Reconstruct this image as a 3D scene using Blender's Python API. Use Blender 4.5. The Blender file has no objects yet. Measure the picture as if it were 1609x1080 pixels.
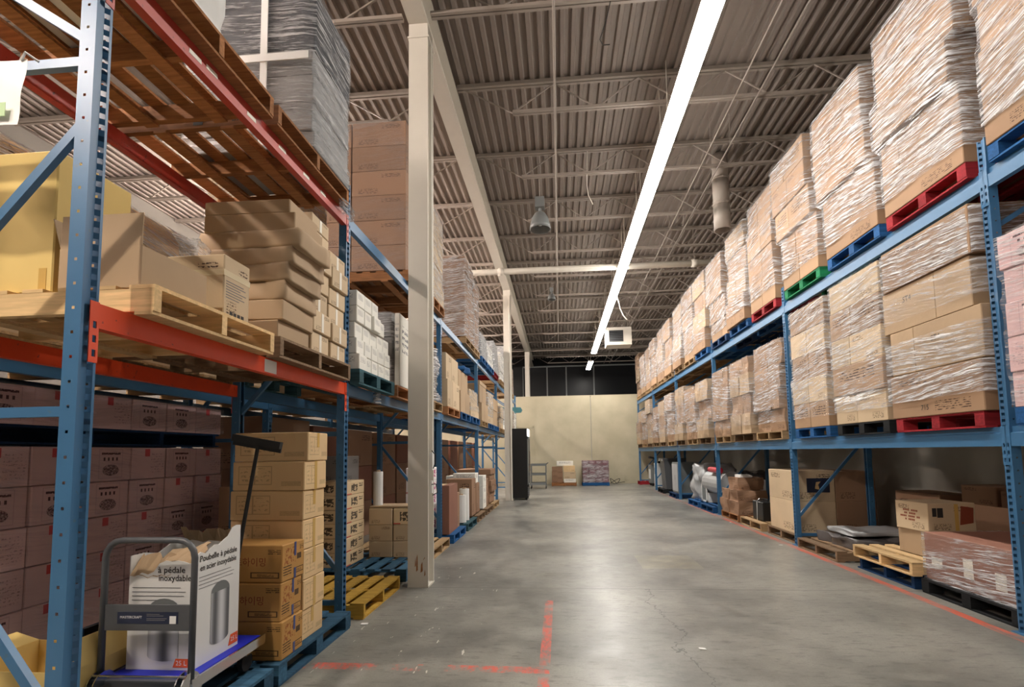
import bpy, math, random
from mathutils import Vector, Matrix
random.seed(7)
R = random.Random(11)
sc = bpy.context.scene
col = sc.collection

# ------------------------------------------------------------------ camera, world, exposure
W_, H_ = 1609.0, 1080.0
FPX, PX, PY = 790.0, 813.0, 652.0            # focal length and principal point in pixels of the 1609 frame
cam_d = bpy.data.cameras.new('camera'); cam = bpy.data.objects.new('camera', cam_d); col.objects.link(cam)
cam_d.sensor_fit = 'HORIZONTAL'; cam_d.sensor_width = 36.0; cam_d.lens = FPX / W_ * 36.0
cam_d.shift_x = (W_ / 2 - PX) / W_; cam_d.shift_y = (PY - H_ / 2) / W_
cam_d.clip_start = 0.05; cam_d.clip_end = 200
cam.matrix_world = Matrix(((0.99634013, 0.02057974, 0.08296276, 0.0),
                           (0.08427373, -0.07421119, -0.99367532, 0.0),
                           (-0.01429282, 0.99703018, -0.07567392, 1.46), (0, 0, 0, 1)))
sc.camera = cam
world = bpy.data.worlds.new('world'); sc.world = world; world.use_nodes = True
world.node_tree.nodes['Background'].inputs[0].default_value = (0.006, 0.008, 0.014, 1)   # night outside
world.node_tree.nodes['Background'].inputs[1].default_value = 1.0
sc.view_settings.view_transform = 'Standard'; sc.view_settings.look = 'None'
sc.view_settings.gamma = 1.0; sc.view_settings.use_curve_mapping = False
sc.view_settings.exposure = 0.3
STRIP = 54.0        # strip fixtures of the main aisle
STRIP2 = 270.0       # bare strips of the neighbouring aisle

# ------------------------------------------------------------------ node helpers / materials
def lin(c):
    return tuple((v / 12.92 if v <= 0.04045 else ((v + 0.055) / 1.055) ** 2.4) for v in (x / 255.0 for x in c)) + (1.0,)

class NT:
    def __init__(s, m):
        s.t = m.node_tree; s.b = s.t.nodes['Principled BSDF']; s.out = s.t.nodes['Material Output']
    def n(s, typ, **kw):
        nd = s.t.nodes.new(typ)
        for k, v in kw.items():
            if k.startswith('i'): s.set(nd.inputs[int(k[1:])], v)
            else: setattr(nd, k, v)
        return nd
    def set(s, sock, v):
        if isinstance(v, bpy.types.NodeSocket): s.t.links.new(v, sock)
        else: sock.default_value = v
    def m(s, op, a, b=0.0, c=None):
        nd = s.n('ShaderNodeMath', operation=op); s.set(nd.inputs[0], a); s.set(nd.inputs[1], b)
        if c is not None: s.set(nd.inputs[2], c)
        return nd.outputs[0]
    def mix(s, f, a, b, mode='MIX'):
        nd = s.n('ShaderNodeMix', data_type='RGBA', blend_type=mode)
        s.set(nd.inputs[0], f); s.set(nd.inputs[6], a); s.set(nd.inputs[7], b); return nd.outputs[2]
    def coord(s, name='Object'):
        return s.n('ShaderNodeTexCoord').outputs[name]
    def scale(s, v, xyz, loc=(0, 0, 0)):
        nd = s.n('ShaderNodeMapping'); s.set(nd.inputs[0], v); nd.inputs[1].default_value = loc; nd.inputs[3].default_value = xyz
        return nd.outputs[0]
    def noise(s, v, sc_=5.0, det=2.0, rough=0.5, dim='3D', w=None):
        nd = s.n('ShaderNodeTexNoise', noise_dimensions=('4D' if w is not None else dim)); s.set(nd.inputs['Vector'], v)
        nd.inputs['Scale'].default_value = sc_; nd.inputs['Detail'].default_value = det; nd.inputs['Roughness'].default_value = rough
        if w is not None: s.set(nd.inputs['W'], w)
        return nd.outputs[0]
    def ramp(s, f, a, b):      # linear clamp from a..b to 0..1
        nd = s.n('ShaderNodeMapRange'); s.set(nd.inputs[0], f); nd.inputs[1].default_value = a; nd.inputs[2].default_value = b
        return nd.outputs[0]
    def sep(s, v):
        nd = s.n('ShaderNodeSeparateXYZ'); s.set(nd.inputs[0], v); return nd.outputs
    def comb(s, x, y, z):
        nd = s.n('ShaderNodeCombineXYZ'); s.set(nd.inputs[0], x); s.set(nd.inputs[1], y); s.set(nd.inputs[2], z); return nd.outputs[0]
    def rnd(s): return s.n('ShaderNodeObjectInfo').outputs['Random']
    def rect(s, u, v, u0, u1, v0, v1):
        a = s.m('MULTIPLY', s.m('GREATER_THAN', u, u0), s.m('LESS_THAN', u, u1))
        b = s.m('MULTIPLY', s.m('GREATER_THAN', v, v0), s.m('LESS_THAN', v, v1)); return s.m('MULTIPLY', a, b)
    def bump(s, h, strength=0.3, dist=0.01):
        nd = s.n('ShaderNodeBump'); nd.inputs['Strength'].default_value = strength; nd.inputs['Distance'].default_value = dist
        s.set(nd.inputs['Height'], h); s.t.links.new(nd.outputs[0], s.b.inputs['Normal'])
    def col(s, c): s.set(s.b.inputs['Base Color'], c)
    def facecoord(s):          # u, v on the side faces of a box, 0..1
        g = s.sep(s.coord('Generated')); nn = s.sep(s.coord('Normal'))
        ny = s.m('GREATER_THAN', s.m('ABSOLUTE', nn[1]), 0.7); nz = s.m('LESS_THAN', s.m('ABSOLUTE', nn[2]), 0.5)
        u = s.m('ADD', s.m('MULTIPLY', g[0], ny), s.m('MULTIPLY', g[1], s.m('SUBTRACT', 1.0, ny)))
        return u, g[2], nz, ny
    def text(s, u, v, rows, cols, r=0.0, dens=0.5):   # rows of illegible small lettering
        row = s.m('FLOOR', s.m('MULTIPLY', v, rows)); fr = s.m('FRACT', s.m('MULTIPLY', v, rows))
        gate = s.m('MULTIPLY', s.m('GREATER_THAN', fr, 0.25), s.m('LESS_THAN', fr, 0.75))
        nz = s.noise(s.comb(s.m('MULTIPLY', u, cols), s.m('MULTIPLY', row, 7.31), s.m('MULTIPLY', v, rows * 2.0)), 1.0, 2.0)
        return s.m('MULTIPLY', gate, s.m('GREATER_THAN', nz, dens))

def new(name, c=(200, 200, 200), rough=0.6, metal=0.0, spec=0.5):
    m = bpy.data.materials.new(name); m.use_nodes = True
    b = m.node_tree.nodes['Principled BSDF']; b.inputs['Base Color'].default_value = lin(c)
    b.inputs['Roughness'].default_value = rough; b.inputs['Metallic'].default_value = metal
    b.inputs['Specular IOR Level'].default_value = spec
    return m, NT(m)

def painted(name, c, rough=0.45, var=0.12, chips=None, chipscale=18.0, thr=0.66, spec=0.5):
    m, t = new(name, c, rough, spec=spec); o = t.coord()
    nz = t.noise(o, 6.0, 4.0); f = t.m('ADD', 1.0 - var / 2, t.m('MULTIPLY', nz, var))
    c1 = t.mix(1.0, lin(c), t.comb(f, f, f), 'MULTIPLY')
    if chips:
        cm = t.ramp(t.noise(o, chipscale, 3.0, 0.6), thr, thr + 0.03); c1 = t.mix(cm, c1, lin(chips))
    t.col(c1); return m

def wood(name, c, dark=0.55, rough=0.8):
    m, t = new(name, c, rough, spec=0.2); o = t.coord(); r = t.rnd()
    g = t.noise(t.scale(o, (1.6, 22, 22)), 2.2, 5.0, 0.65, w=t.m('MULTIPLY', r, 40.0))
    k = t.noise(t.scale(o, (3, 9, 9)), 1.3, 2.0, w=t.m('MULTIPLY', r, 31.0))
    d = tuple(x * dark for x in lin(c)[:3]) + (1,)
    cc = t.mix(t.ramp(g, 0.38, 0.68), d, lin(c)); cc = t.mix(t.m('MULTIPLY', t.ramp(k, 0.55, 0.75), 0.5), cc, d)
    f = t.m('ADD', 0.72, t.m('MULTIPLY', r, 0.5)); cc = t.mix(1.0, cc, t.comb(f, f, f), 'MULTIPLY')
    t.col(cc); t.bump(g, 0.25, 0.004); return m

def carton(name, c, style=None, ink=(70, 50, 38), var=0.25, rough=0.75, ink2=None):
    m, t = new(name, c, rough, spec=0.25); u, v, side, ny = t.facecoord(); r = t.rnd(); o = t.coord()
    f = t.m('ADD', 1.0 - var / 2, t.m('MULTIPLY', r, var))
    nz = t.noise(o, 3.0, 3.0, w=t.m('MULTIPLY', r, 50.0)); f = t.m('MULTIPLY', f, t.m('ADD', 0.88, t.m('MULTIPLY', nz, 0.24)))
    cc = t.mix(1.0, lin(c), t.comb(f, f, f), 'MULTIPLY')
    mk = None
    rr = t.m('FRACT', t.m('MULTIPLY', r, 17.3))
    if style == 'plain':
        a = t.m('MULTIPLY', t.rect(u, v, .12, .48, .1, .3), t.text(u, v, 22, 30, dens=0.5))
        b = t.m('MULTIPLY', t.rect(u, v, .55, .9, .72, .9), t.text(u, v, 18, 22, dens=0.5))
        mk = t.m('MAXIMUM', a, t.m('MULTIPLY', b, t.m('GREATER_THAN', rr, 0.4)))
    elif style == 'wordy':
        a = t.m('MULTIPLY', t.rect(u, v, .15, .85, .45, .85), t.text(u, v, 11, 16, dens=0.47)); mk = a
    elif style == 'table':       # outlined panels plus a dark barcode plate, as on the cream cartons
        def ol(u0, u1, v0, v1, w=0.012, h=0.03): return t.m('SUBTRACT', t.rect(u, v, u0, u1, v0, v1), t.rect(u, v, u0 + w, u1 - w, v0 + h, v1 - h))
        a = t.m('MAXIMUM', ol(.08, .32, .2, .85), ol(.3, .55, .2, .85))
        b = t.m('MULTIPLY', t.rect(u, v, .1, .53, .28, .78), t.text(u, v, 7, 26, dens=0.55))
        d = t.rect(u, v, .68, .95, .16, .32); d = t.m('MULTIPLY', d, t.m('ADD', 0.55, t.m('MULTIPLY', t.text(u, v, 20, 60), .45)))
        mk = t.m('MAXIMUM', t.m('MAXIMUM', a, b), d); mk = t.m('MULTIPLY', mk, 0.42)
    elif style == 'gold':        # brush lettering in red and dark plates
        a = t.m('MULTIPLY', t.rect(u, v, .78, .98, .76, .88), t.text(u, v, 20, 30, dens=0.42))
        b = t.m('MULTIPLY', t.rect(u, v, .06, .42, .12, .42), t.m('MULTIPLY', t.text(u, v, 14, 24, dens=0.36), 1.0))
        fr = t.m('SUBTRACT', t.rect(u, v, .52, .96, .12, .28), t.rect(u, v, .54, .94, .145, .255))
        d = t.m('MULTIPLY', t.rect(u, v, .62, .88, .16, .24), t.text(u, v, 26, 40, dens=0.4))
        e = t.m('MULTIPLY', t.rect(u, v, .66, .86, .5, .66), t.m('SUBTRACT', 1.0, ny))
        b = t.m('MULTIPLY', b, t.m('SUBTRACT', 1.0, ny))
        mk = t.m('MAXIMUM', t.m('MAXIMUM', a, b), t.m('MAXIMUM', t.m('MAXIMUM', fr, d), e)); mk = t.m('MULTIPLY', mk, 0.85)
        red = t.m('MULTIPLY', t.m('MULTIPLY', t.rect(u, v, .1, .62, .44, .88), t.m('SUBTRACT', 1.0, ny)),
                  t.m('GREATER_THAN', t.noise(t.comb(t.m('MULTIPLY', u, 14.0), t.m('MULTIPLY', v, 9.0), 0.0), 1.0, 3.0), 0.54))
        cc = t.mix(t.m('MULTIPLY', t.m('MULTIPLY', red, side), 0.7), cc, lin((128, 56, 30)))
    elif style == 'photo':       # pink cartons: framed picture of a dish, title and four dots, red stamp
        alt = t.m('GREATER_THAN', rr, 0.45)
        fr = t.m('SUBTRACT', t.rect(u, v, .2, .78, .08, .95), t.rect(u, v, .215, .765, .1, .93))
        bl = t.m('LESS_THAN', t.m('ADD', t.m('POWER', t.m('MULTIPLY', t.m('SUBTRACT', u, .49), 5.0), 2.0), t.m('POWER', t.m('MULTIPLY', t.m('SUBTRACT', v, .32), 6.0), 2.0)), 1.0)
        bl = t.m('MULTIPLY', bl, t.ramp(t.noise(t.comb(t.m('MULTIPLY', u, 30.0), t.m('MULTIPLY', v, 30.0), r), 1.0, 3.0), .3, .6))
        ti = t.m('MULTIPLY', t.rect(u, v, .26, .72, .76, .9), t.text(u, v, 8, 34, dens=0.4))
        dt = t.m('MULTIPLY', t.rect(u, v, .3, .68, .6, .7), t.m('GREATER_THAN', t.m('SINE', t.m('MULTIPLY', u, 62.0)), 0.2))
        a = t.m('MAXIMUM', t.m('MAXIMUM', t.m('MULTIPLY', fr, 0.25), bl), t.m('MAXIMUM', ti, dt))
        b = t.m('MULTIPLY', t.rect(u, v, .55, .95, .15, .85), t.m('MULTIPLY', t.text(u, v, 12, 24, dens=.55), 0.5))
        mk = t.m('ADD', t.m('MULTIPLY', a, alt), t.m('MULTIPLY', b, t.m('SUBTRACT', 1.0, alt)))
        rs = t.m('MULTIPLY', t.rect(u, v, .38, .52, .72, .96), t.m('SUBTRACT', 1.0, alt))
        cc = t.mix(t.m('MULTIPLY', t.m('MULTIPLY', rs, side), 0.9), cc, lin((190, 40, 50)))
    elif style == 'dark':        # cream cartons with black product prints and red corner
        bl = t.m('MULTIPLY', t.rect(u, v, .28, .62, .22, .8), t.m('GREATER_THAN', t.noise(t.comb(t.m('MULTIPLY', u, 12.0), t.m('MULTIPLY', v, 7.0), t.m('MULTIPLY', r, 3.0)), 1.0, 2.0), 0.46))
        sm = t.m('MULTIPLY', t.rect(u, v, .7, .92, .5, .8), t.text(u, v, 6, 14, dens=.4))
        mk = t.m('MULTIPLY', t.m('MAXIMUM', bl, sm), 0.9)
        rd = t.m('MULTIPLY', t.m('LESS_THAN', v, 0.10), t.m('LESS_THAN', u, .3))
        cc = t.mix(t.m('MULTIPLY', t.m('MULTIPLY', rd, side), 0.9), cc, lin((190, 40, 45)))
    if mk is not None:
        cc = t.mix(t.m('MULTIPLY', mk, side), cc, lin(ink))
    t.col(cc); t.bump(t.noise(o, 25.0, 2.0), 0.06, 0.01); return m

def film(name, milk=0.5, tint=(235, 235, 238), dens=0.0):
    m, t = new(name, tint, 0.2, spec=1.0); o = t.coord(); r = t.rnd()
    s = t.sep(o); w = t.m('MULTIPLY', r, 60.0)
    zz = t.m('ADD', s[2], t.m('MULTIPLY', t.m('ADD', s[0], s[1]), t.m('MULTIPLY', t.m('SUBTRACT', r, .5), .35)))
    warp = t.noise(o, 2.2, 2.0, w=w)
    zz = t.m('ADD', zz, t.m('MULTIPLY', warp, 0.07))
    v = t.comb(s[0], s[1], zz)
    n1 = t.noise(t.scale(v, (2.4, 2.4, 62.0)), 1.0, 4.0, 0.65, w=w)
    n2 = t.noise(t.scale(v, (9.0, 9.0, 110.0)), 1.0, 3.0, 0.6, w=w)
    big = t.noise(t.scale(o, (1.4, 1.4, 2.6)), 1.0, 2.0, w=t.m('ADD', w, 9.0))
    st = t.ramp(t.m('ADD', n1, t.m('MULTIPLY', t.m('SUBTRACT', n2, .5), 0.55)), 0.45, 0.64)
    area = t.ramp(big, 0.28 - dens, 0.54 - dens)
    f = t.m('ADD', 0.05, t.m('MULTIPLY', t.m('MULTIPLY', st, area), milk))
    f = t.m('ADD', f, t.m('MULTIPLY', area, 0.03))
    t.bump(t.m('ADD', n1, t.m('MULTIPLY', n2, 0.7)), 1.0, 0.05)
    tr = t.n('ShaderNodeBsdfTransparent'); mx = t.n('ShaderNodeMixShader')
    t.set(mx.inputs[0], f); t.t.links.new(tr.outputs[0], mx.inputs[1]); t.t.links.new(t.b.outputs[0], mx.inputs[2])
    t.t.links.new(mx.outputs[0], t.out.inputs[0]); return m

def emit(name, c, s):
    m, t = new(name, c); t.b.inputs['Emission Color'].default_value = lin(c); t.b.inputs['Emission Strength'].default_value = s; return m

M = {}
M['blue'] = painted('rack_blue_paint', (58, 106, 146), 0.38, 0.25, chips=(70, 105, 130), chipscale=30, thr=0.68)
M['orange'] = painted('rack_orange_paint', (222, 74, 34), 0.4, 0.2, chips=(150, 60, 45), chipscale=26, thr=0.68)
M['orange_lit_red'] = painted('rack_orange_paint_lit_red', (176, 62, 50), 0.4, 0.2, chips=(120, 50, 45), chipscale=26, thr=0.66)  # same orange paint; the upper beams' redder lighting is put into the colour
M['white_steel'] = painted('white_steel_paint', (203, 197, 186), 0.5, 0.10)
M['column'] = painted('column_paint', (208, 203, 192), 0.5, 0.08)
M['deck'] = painted('roof_deck_paint', (126, 115, 107), 0.6, 0.10)
M['joist'] = painted('joist_paint', (142, 132, 123), 0.6, 0.10)
M['wood_new'] = wood('pallet_wood_new', (226, 192, 142), 0.72)
M['wood'] = wood('pallet_wood', (182, 152, 114))
M['wood_old'] = wood('pallet_wood_old', (146, 120, 94))
M['wood_brown'] = wood('pallet_wood_brown', (176, 122, 80))
M['wood_yellow'] = wood('pallet_wood_yellow', (206, 164, 72), 0.6)
M['wood_blue'] = wood('pallet_wood_blue', (38, 92, 148), 0.6)
M['wood_slate'] = wood('pallet_wood_slate_blue', (62, 102, 130), 0.6)
M['wood_navy'] = wood('pallet_wood_navy', (26, 58, 98), 0.6)
M['wood_teal'] = wood('pallet_wood_teal', (62, 98, 108), 0.6)
M['wood_red'] = wood('pallet_wood_red', (160, 42, 50), 0.6)
M['wood_green'] = wood('pallet_wood_green', (30, 124, 80), 0.6)
M['wood_black'] = wood('pallet_plastic_black', (34, 36, 38), 0.7)
M['k_plain'] = carton('carton_kraft', (148, 119, 93), 'plain')
M['k_bare'] = carton('carton_kraft_bare', (166, 142, 114))
M['k_light'] = carton('carton_kraft_light', (194, 172, 142), 'plain')
M['k_wordy'] = carton('carton_kraft_lettered', (156, 127, 99), 'wordy')
M['k_brown'] = carton('carton_brown', (144, 113, 90), 'plain')
M['k_red'] = carton('carton_red_brown', (140, 98, 82), None)
M['k_yellow'] = carton('carton_yellow', (214, 186, 118), None, var=0.08)
M['k_cream'] = carton('carton_cream', (214, 184, 140), 'table', ink=(96, 76, 56), var=0.1)
M['k_gold'] = carton('carton_gold', (178, 134, 76), 'gold', ink=(44, 34, 30), var=0.08)
M['k_pink'] = carton('carton_pink', (206, 172, 172), 'photo', ink=(70, 36, 44), var=0.15)
M['k_dark'] = carton('carton_dark_print', (208, 184, 148), 'dark', ink=(52, 44, 40), var=0.12)
M['k_white'] = carton('carton_white', (226, 224, 216), 'wordy', ink=(130, 130, 132), var=0.08)
M['k_grey'] = carton('carton_grey', (150, 150, 150), 'plain', ink=(70, 70, 74), var=0.15)
M['k_char'] = carton('carton_charcoal', (70, 72, 76), None, var=0.1)
M['k_magenta'] = carton('carton_magenta_print', (232, 226, 226), 'dark', ink=(170, 40, 110), var=0.06)
M['k_purple'] = carton('carton_purple', (110, 64, 74), 'wordy', ink=(214, 206, 210), var=0.4)
M['film'] = film('stretch_film', 0.85)
M['film_heavy'] = film('stretch_film_heavy', 0.95, dens=0.14)
M['film_light'] = film('stretch_film_light', 0.6, dens=-0.06)
M['film_clear'] = film('stretch_film_clear', 0.22, dens=-0.08)
M['film_black'] = film('stretch_film_dark', 0.9, (40, 42, 46), dens=0.3)
M['bag'] = film('plastic_bag', 0.9, dens=0.3)
M['tape'] = new('tape_tan', (196, 160, 90), 0.25)[0]
M['tape_blue'] = new('tape_blue', (52, 66, 120), 0.35)[0]
M['tape_clear'] = new('tape_clear', (206, 190, 158), 0.15)[0]
M['ink'] = new('ink_black', (42, 38, 36), 0.8)[0]
M['ink_grey'] = new('ink_grey', (110, 108, 110), 0.8)[0]
M['ink_red'] = new('ink_red', (128, 56, 32), 0.8)[0]
M['ink_white'] = new('ink_white', (225, 225, 228), 0.7)[0]
M['sticker'] = new('sticker_white', (224, 218, 206), 0.6)[0]
M['paper'] = new('paper_white', (232, 232, 230), 0.6)[0]
M['green_print'] = new('print_green', (170, 200, 150), 0.6)[0]
M['black'] = new('black_plastic', (22, 23, 25), 0.35)[0]
M['navy'] = new('navy_label', (30, 38, 62), 0.5)[0]
M['dark_grey'] = painted('grey_enamel', (78, 80, 84), 0.4, 0.15)
M['mid_grey'] = painted('grey_plastic', (112, 116, 116), 0.5, 0.15)
M['chrome'] = new('bright_steel', (205, 208, 212), 0.18, 1.0)[0]
M['rubber'] = new('rubber', (30, 30, 32), 0.7)[0]
M['mat_blue'] = new('deck_mat_blue', (30, 44, 190), 0.55)[0]
M['orange_print'] = new('print_orange', (226, 92, 44), 0.6)[0]
M['steel_print'] = None
M['white_plastic'] = painted('white_plastic', (222, 222, 220), 0.35, 0.08)
M['grey_wrap'] = painted('grey_wrapping', (176, 178, 180), 0.3, 0.3)
M['red_plastic'] = new('red_plastic', (190, 44, 62), 0.35)[0]
M['aqua'] = painted('aqua_plastic', (74, 130, 138), 0.5, 0.1)
M['wire'] = new('cable_black', (28, 27, 26), 0.6)[0]
M['wire_white'] = new('cable_white', (214, 208, 198), 0.5)[0]
M['glass'] = new('dark_glass', (8, 11, 16), 0.35, spec=0.25)[0]
M['lamp'] = emit('fixture_diffuser', (255, 250, 242), STRIP)
M['lamp2'] = emit('bare_tube', (255, 238, 226), STRIP2)
M['sign_lit'] = emit('lit_header', (250, 250, 250), 1.2)
def steel_print():
    m, t = new('printed_steel_picture', (170, 172, 176), 0.5)
    g = t.sep(t.coord('Generated'))
    w = t.m('ADD', t.m('MULTIPLY', t.m('SINE', t.m('MULTIPLY', t.m('ADD', g[0], g[1]), 9.0)), .5), .5)
    t.col(t.mix(w, lin((92, 94, 98)), lin((206, 208, 212)))); return m
M['steel_print'] = steel_print()
def wall_mat():
    m, t = new('partition_paint', (208, 200, 174), 0.7, spec=0.2); o = t.coord(); s = t.sep(o)
    n = t.noise(o, 1.2, 5.0); c = t.mix(t.ramp(n, .35, .7), lin((176, 168, 144)), lin((192, 184, 160)))
    sp = t.m('MULTIPLY', t.ramp(t.noise(o, 2.6, 6.0, .7), .56, .7), t.ramp(s[2], 1.3, .2))
    t.col(t.mix(t.m('MULTIPLY', sp, .55), c, lin((150, 140, 118)))); return m
M['wall'] = wall_mat()
M['wall_shaded'] = painted('block_wall_shaded', (96, 92, 86), 0.7, 0.15)  # block wall paint darkened so gaps behind the left racks look shaded
M['wall_dim'] = painted('block_wall_paint', (168, 164, 154), 0.7, 0.15)
def floor_mat():
    m, t = new('concrete_floor', (120, 118, 110), 0.4, spec=0.5); o = t.coord(); s = t.sep(o); x, y = s[0], s[1]
    n1 = t.noise(o, 0.55, 6.0, .6); n2 = t.noise(o, 3.2, 8.0, .7); n3 = t.noise(t.scale(o, (1.0, 3.0, 1.0)), 7.0, 5.0, .7); fine = t.noise(o, 70.0, 3.0, .7)
    c = t.mix(t.ramp(n1, .38, .60), lin((98, 97, 93)), lin((144, 142, 134)))
    c = t.mix(t.m('MULTIPLY', t.ramp(n2, .5, .72), .55), c, lin((150, 148, 140)))
    c = t.mix(t.m('MULTIPLY', t.ramp(n3, .52, .68), .6), c, lin((74, 73, 71)))
    c = t.mix(t.m('MULTIPLY', t.ramp(fine, .45, .75), .35), c, lin((84, 82, 78)))
    # control joints and a hairline crack
    def line(a, pos, w): return t.m('LESS_THAN', t.m('ABSOLUTE', t.m('SUBTRACT', a, pos)), w)
    jn = t.m('MAXIMUM', line(y, 5.55, .006), t.m('MAXIMUM', line(y, 11.2, .006), t.m('MAXIMUM', line(y, 16.9, .006), line(x, -1.30, .0)) ))
    wob = t.m('ADD', x, t.m('MULTIPLY', t.noise(o, 1.1, 5.0, .7), .9))
    cr = t.m('MULTIPLY', line(wob, 1.35, .006), t.m('MULTIPLY', t.m('GREATER_THAN', y, 3.2), t.m('LESS_THAN', y, 5.55)))
    c = t.mix(t.m('MULTIPLY', t.m('MAXIMUM', jn, cr), .75), c, lin((52, 51, 50)))
    sc_ = t.m('MULTIPLY', t.m('GREATER_THAN', t.noise(t.scale(o, (6.0, 1.2, 1.0)), 3.0, 3.0, .6), .67), t.rect(x, y, -1.75, -.7, 3.3, 6.5))
    c = t.mix(t.m('MULTIPLY', sc_, .8), c, lin((206, 202, 192)))
    # worn red safety lines: along the right rack, and a corner on the left
    wear = t.ramp(t.noise(t.scale(o, (9.0, 4.0, 1.0)), 2.2, 6.0, .75), .40, .56)
    wear2 = t.ramp(t.noise(t.scale(o, (2.2, 1.6, 1.0)), 1.7, 5.0, .7), .46, .54)
    wearR = t.ramp(t.noise(t.scale(o, (6.0, .9, 1.0)), 2.0, 6.0, .7), .38, .56)
    l1 = t.m('MULTIPLY', t.m('MULTIPLY', line(x, 3.45, .045), t.m('GREATER_THAN', y, -4.0)), t.m('MULTIPLY', wearR, t.ramp(y, 22.0, 9.0)))
    l2 = t.m('MULTIPLY', line(x, -.135, .038), t.m('MULTIPLY', t.m('LESS_THAN', y, 5.1), t.m('MULTIPLY', wear, t.ramp(t.noise(t.scale(o, (.1, 2.0, 1.0)), 1.2, 3.0), .36, .5))))
    l3 = t.m('MULTIPLY', line(y, 3.50, .052), t.m('MULTIPLY', t.rect(x, y, -1.9, -.1, 0.0, 9.0), t.m('MULTIPLY', wear, wear2)))
    c = t.mix(t.m('MULTIPLY', l1, .85), c, lin((206, 92, 70)))
    c = t.mix(t.m('MULTIPLY', t.m('MAXIMUM', l2, l3), .9), c, lin((206, 84, 66)))
    pat = t.m('MULTIPLY', t.rect(x, y, 1.0, 1.75, 6.5, 7.3), t.ramp(n2, .3, .6))
    c = t.mix(t.m('MULTIPLY', pat, .28), c, lin((182, 174, 140)))
    t.col(c); t.set(t.b.inputs['Roughness'], t.m('ADD', .16, t.m('MULTIPLY', n2, .42))); t.bump(t.m('ADD', n2, t.m('MULTIPLY', fine, .4)), .10, .01); return m
M['floor'] = floor_mat()
def glassdoor():
    m, t = new('fridge_glass', (30, 36, 40), 0.08); return m
M['fridge_glass'] = glassdoor()

# ------------------------------------------------------------------ mesh helpers
def mesh(name, v, f, smooth=False):
    me = bpy.data.meshes.new(name); me.from_pydata(v, [], f); me.update()
    if smooth: me.polygons.foreach_set('use_smooth', [True] * len(f))
    return me
def add(name, me, mat=None, parent=None, loc=(0, 0, 0), rot=(0, 0, 0)):
    if mat is not None and not me.materials: me.materials.append(M[mat] if isinstance(mat, str) else mat)
    o = bpy.data.objects.new(name, me); col.objects.link(o); o.location = loc; o.rotation_euler = rot
    if parent is not None: o.parent = parent
    return o
def tag(o, label, cat, group=None):
    o['label'] = label; o['category'] = cat
    if group: o['group'] = group
    return o
def struct(o): o['kind'] = 'structure'; return o
def empty(name, loc, rz=0.0, label=None, cat=None, group=None):
    o = bpy.data.objects.new(name, None); col.objects.link(o); o.location = loc; o.rotation_euler = (0, 0, rz); o.empty_display_size = 0.1
    if label: tag(o, label, cat, group)
    return o
BOX_F = [(0, 3, 2, 1), (4, 5, 6, 7), (0, 1, 5, 4), (1, 2, 6, 5), (2, 3, 7, 6), (3, 0, 4, 7)]
def bxv(x0, x1, y0, y1, z0, z1):
    return [(x0, y0, z0), (x1, y0, z0), (x1, y1, z0), (x0, y1, z0), (x0, y0, z1), (x1, y0, z1), (x1, y1, z1), (x0, y1, z1)]
class MB:
    def __init__(s): s.v = []; s.f = []
    def box(s, x0, x1, y0, y1, z0, z1):
        n = len(s.v); s.v += bxv(x0, x1, y0, y1, z0, z1); s.f += [tuple(i + n for i in q) for q in BOX_F]; return s
    def bar(s, a, b, w, h=None, up=(0, 0, 1)):      # rectangular bar from a to b
        h = h or w; a = Vector(a); b = Vector(b); d = (b - a).normalized(); u = Vector(up)
        if abs(d.dot(u)) > .98: u = Vector((1, 0, 0))
        x = d.cross(u).normalized(); y = x.cross(d); n = len(s.v)
        for p in (a, b):
            for sx, sy in ((-1, -1), (1, -1), (1, 1), (-1, 1)): s.v.append(tuple(p + x * sx * w / 2 + y * sy * h / 2))
        s.f += [tuple(i + n for i in q) for q in ((0, 3, 2, 1), (4, 5, 6, 7), (0, 1, 5, 4), (1, 2, 6, 5), (2, 3, 7, 6), (3, 0, 4, 7))]; return s
    def tube(s, pts, r, seg=8, cap=True):
        pts = [Vector(p) for p in pts]; n = len(s.v); k = len(pts)
        rr = r if isinstance(r, (list, tuple)) else [r] * k
        prev = None
        for i, p in enumerate(pts):
            d = (pts[min(i + 1, k - 1)] - pts[max(i - 1, 0)]).normalized()
            if prev is None:
                u = Vector((0, 0, 1)) if abs(d.z) < .9 else Vector((1, 0, 0)); x = d.cross(u).normalized()
            else:
                x = (prev - d * prev.dot(d)).normalized()
            prev = x; y = d.cross(x)
            for j in range(seg):
                a = 2 * math.pi * j / seg; s.v.append(tuple(p + (x * math.cos(a) + y * math.sin(a)) * rr[i]))
        for i in range(k - 1):
            for j in range(seg):
                a = n + i * seg + j; b = n + i * seg + (j + 1) % seg; s.f.append((a, b, b + seg, a + seg))
        if cap:
            s.f.append(tuple(n + j for j in range(seg))[::-1]); s.f.append(tuple(n + (k - 1) * seg + j for j in range(seg)))
        return s
    def prism(s, poly, axis, a0, a1):   # poly of 2D points extruded along axis ('x','y','z')
        n = len(s.v); k = len(poly)
        for a in (a0, a1):
            for p, q in poly: s.v.append({'x': (a, p, q), 'y': (p, a, q), 'z': (p, q, a)}[axis])
        for i in range(k): s.f.append((n + i, n + (i + 1) % k, n + k + (i + 1) % k, n + k + i))
        s.f.append(tuple(n + i for i in range(k))[::-1]); s.f.append(tuple(n + k + i for i in range(k))); return s
    def obj(s, name, mat, parent=None, loc=(0, 0, 0), rot=(0, 0, 0), smooth=False):
        return add(name, mesh(name, s.v, s.f, smooth), mat, parent, loc, rot)
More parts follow.
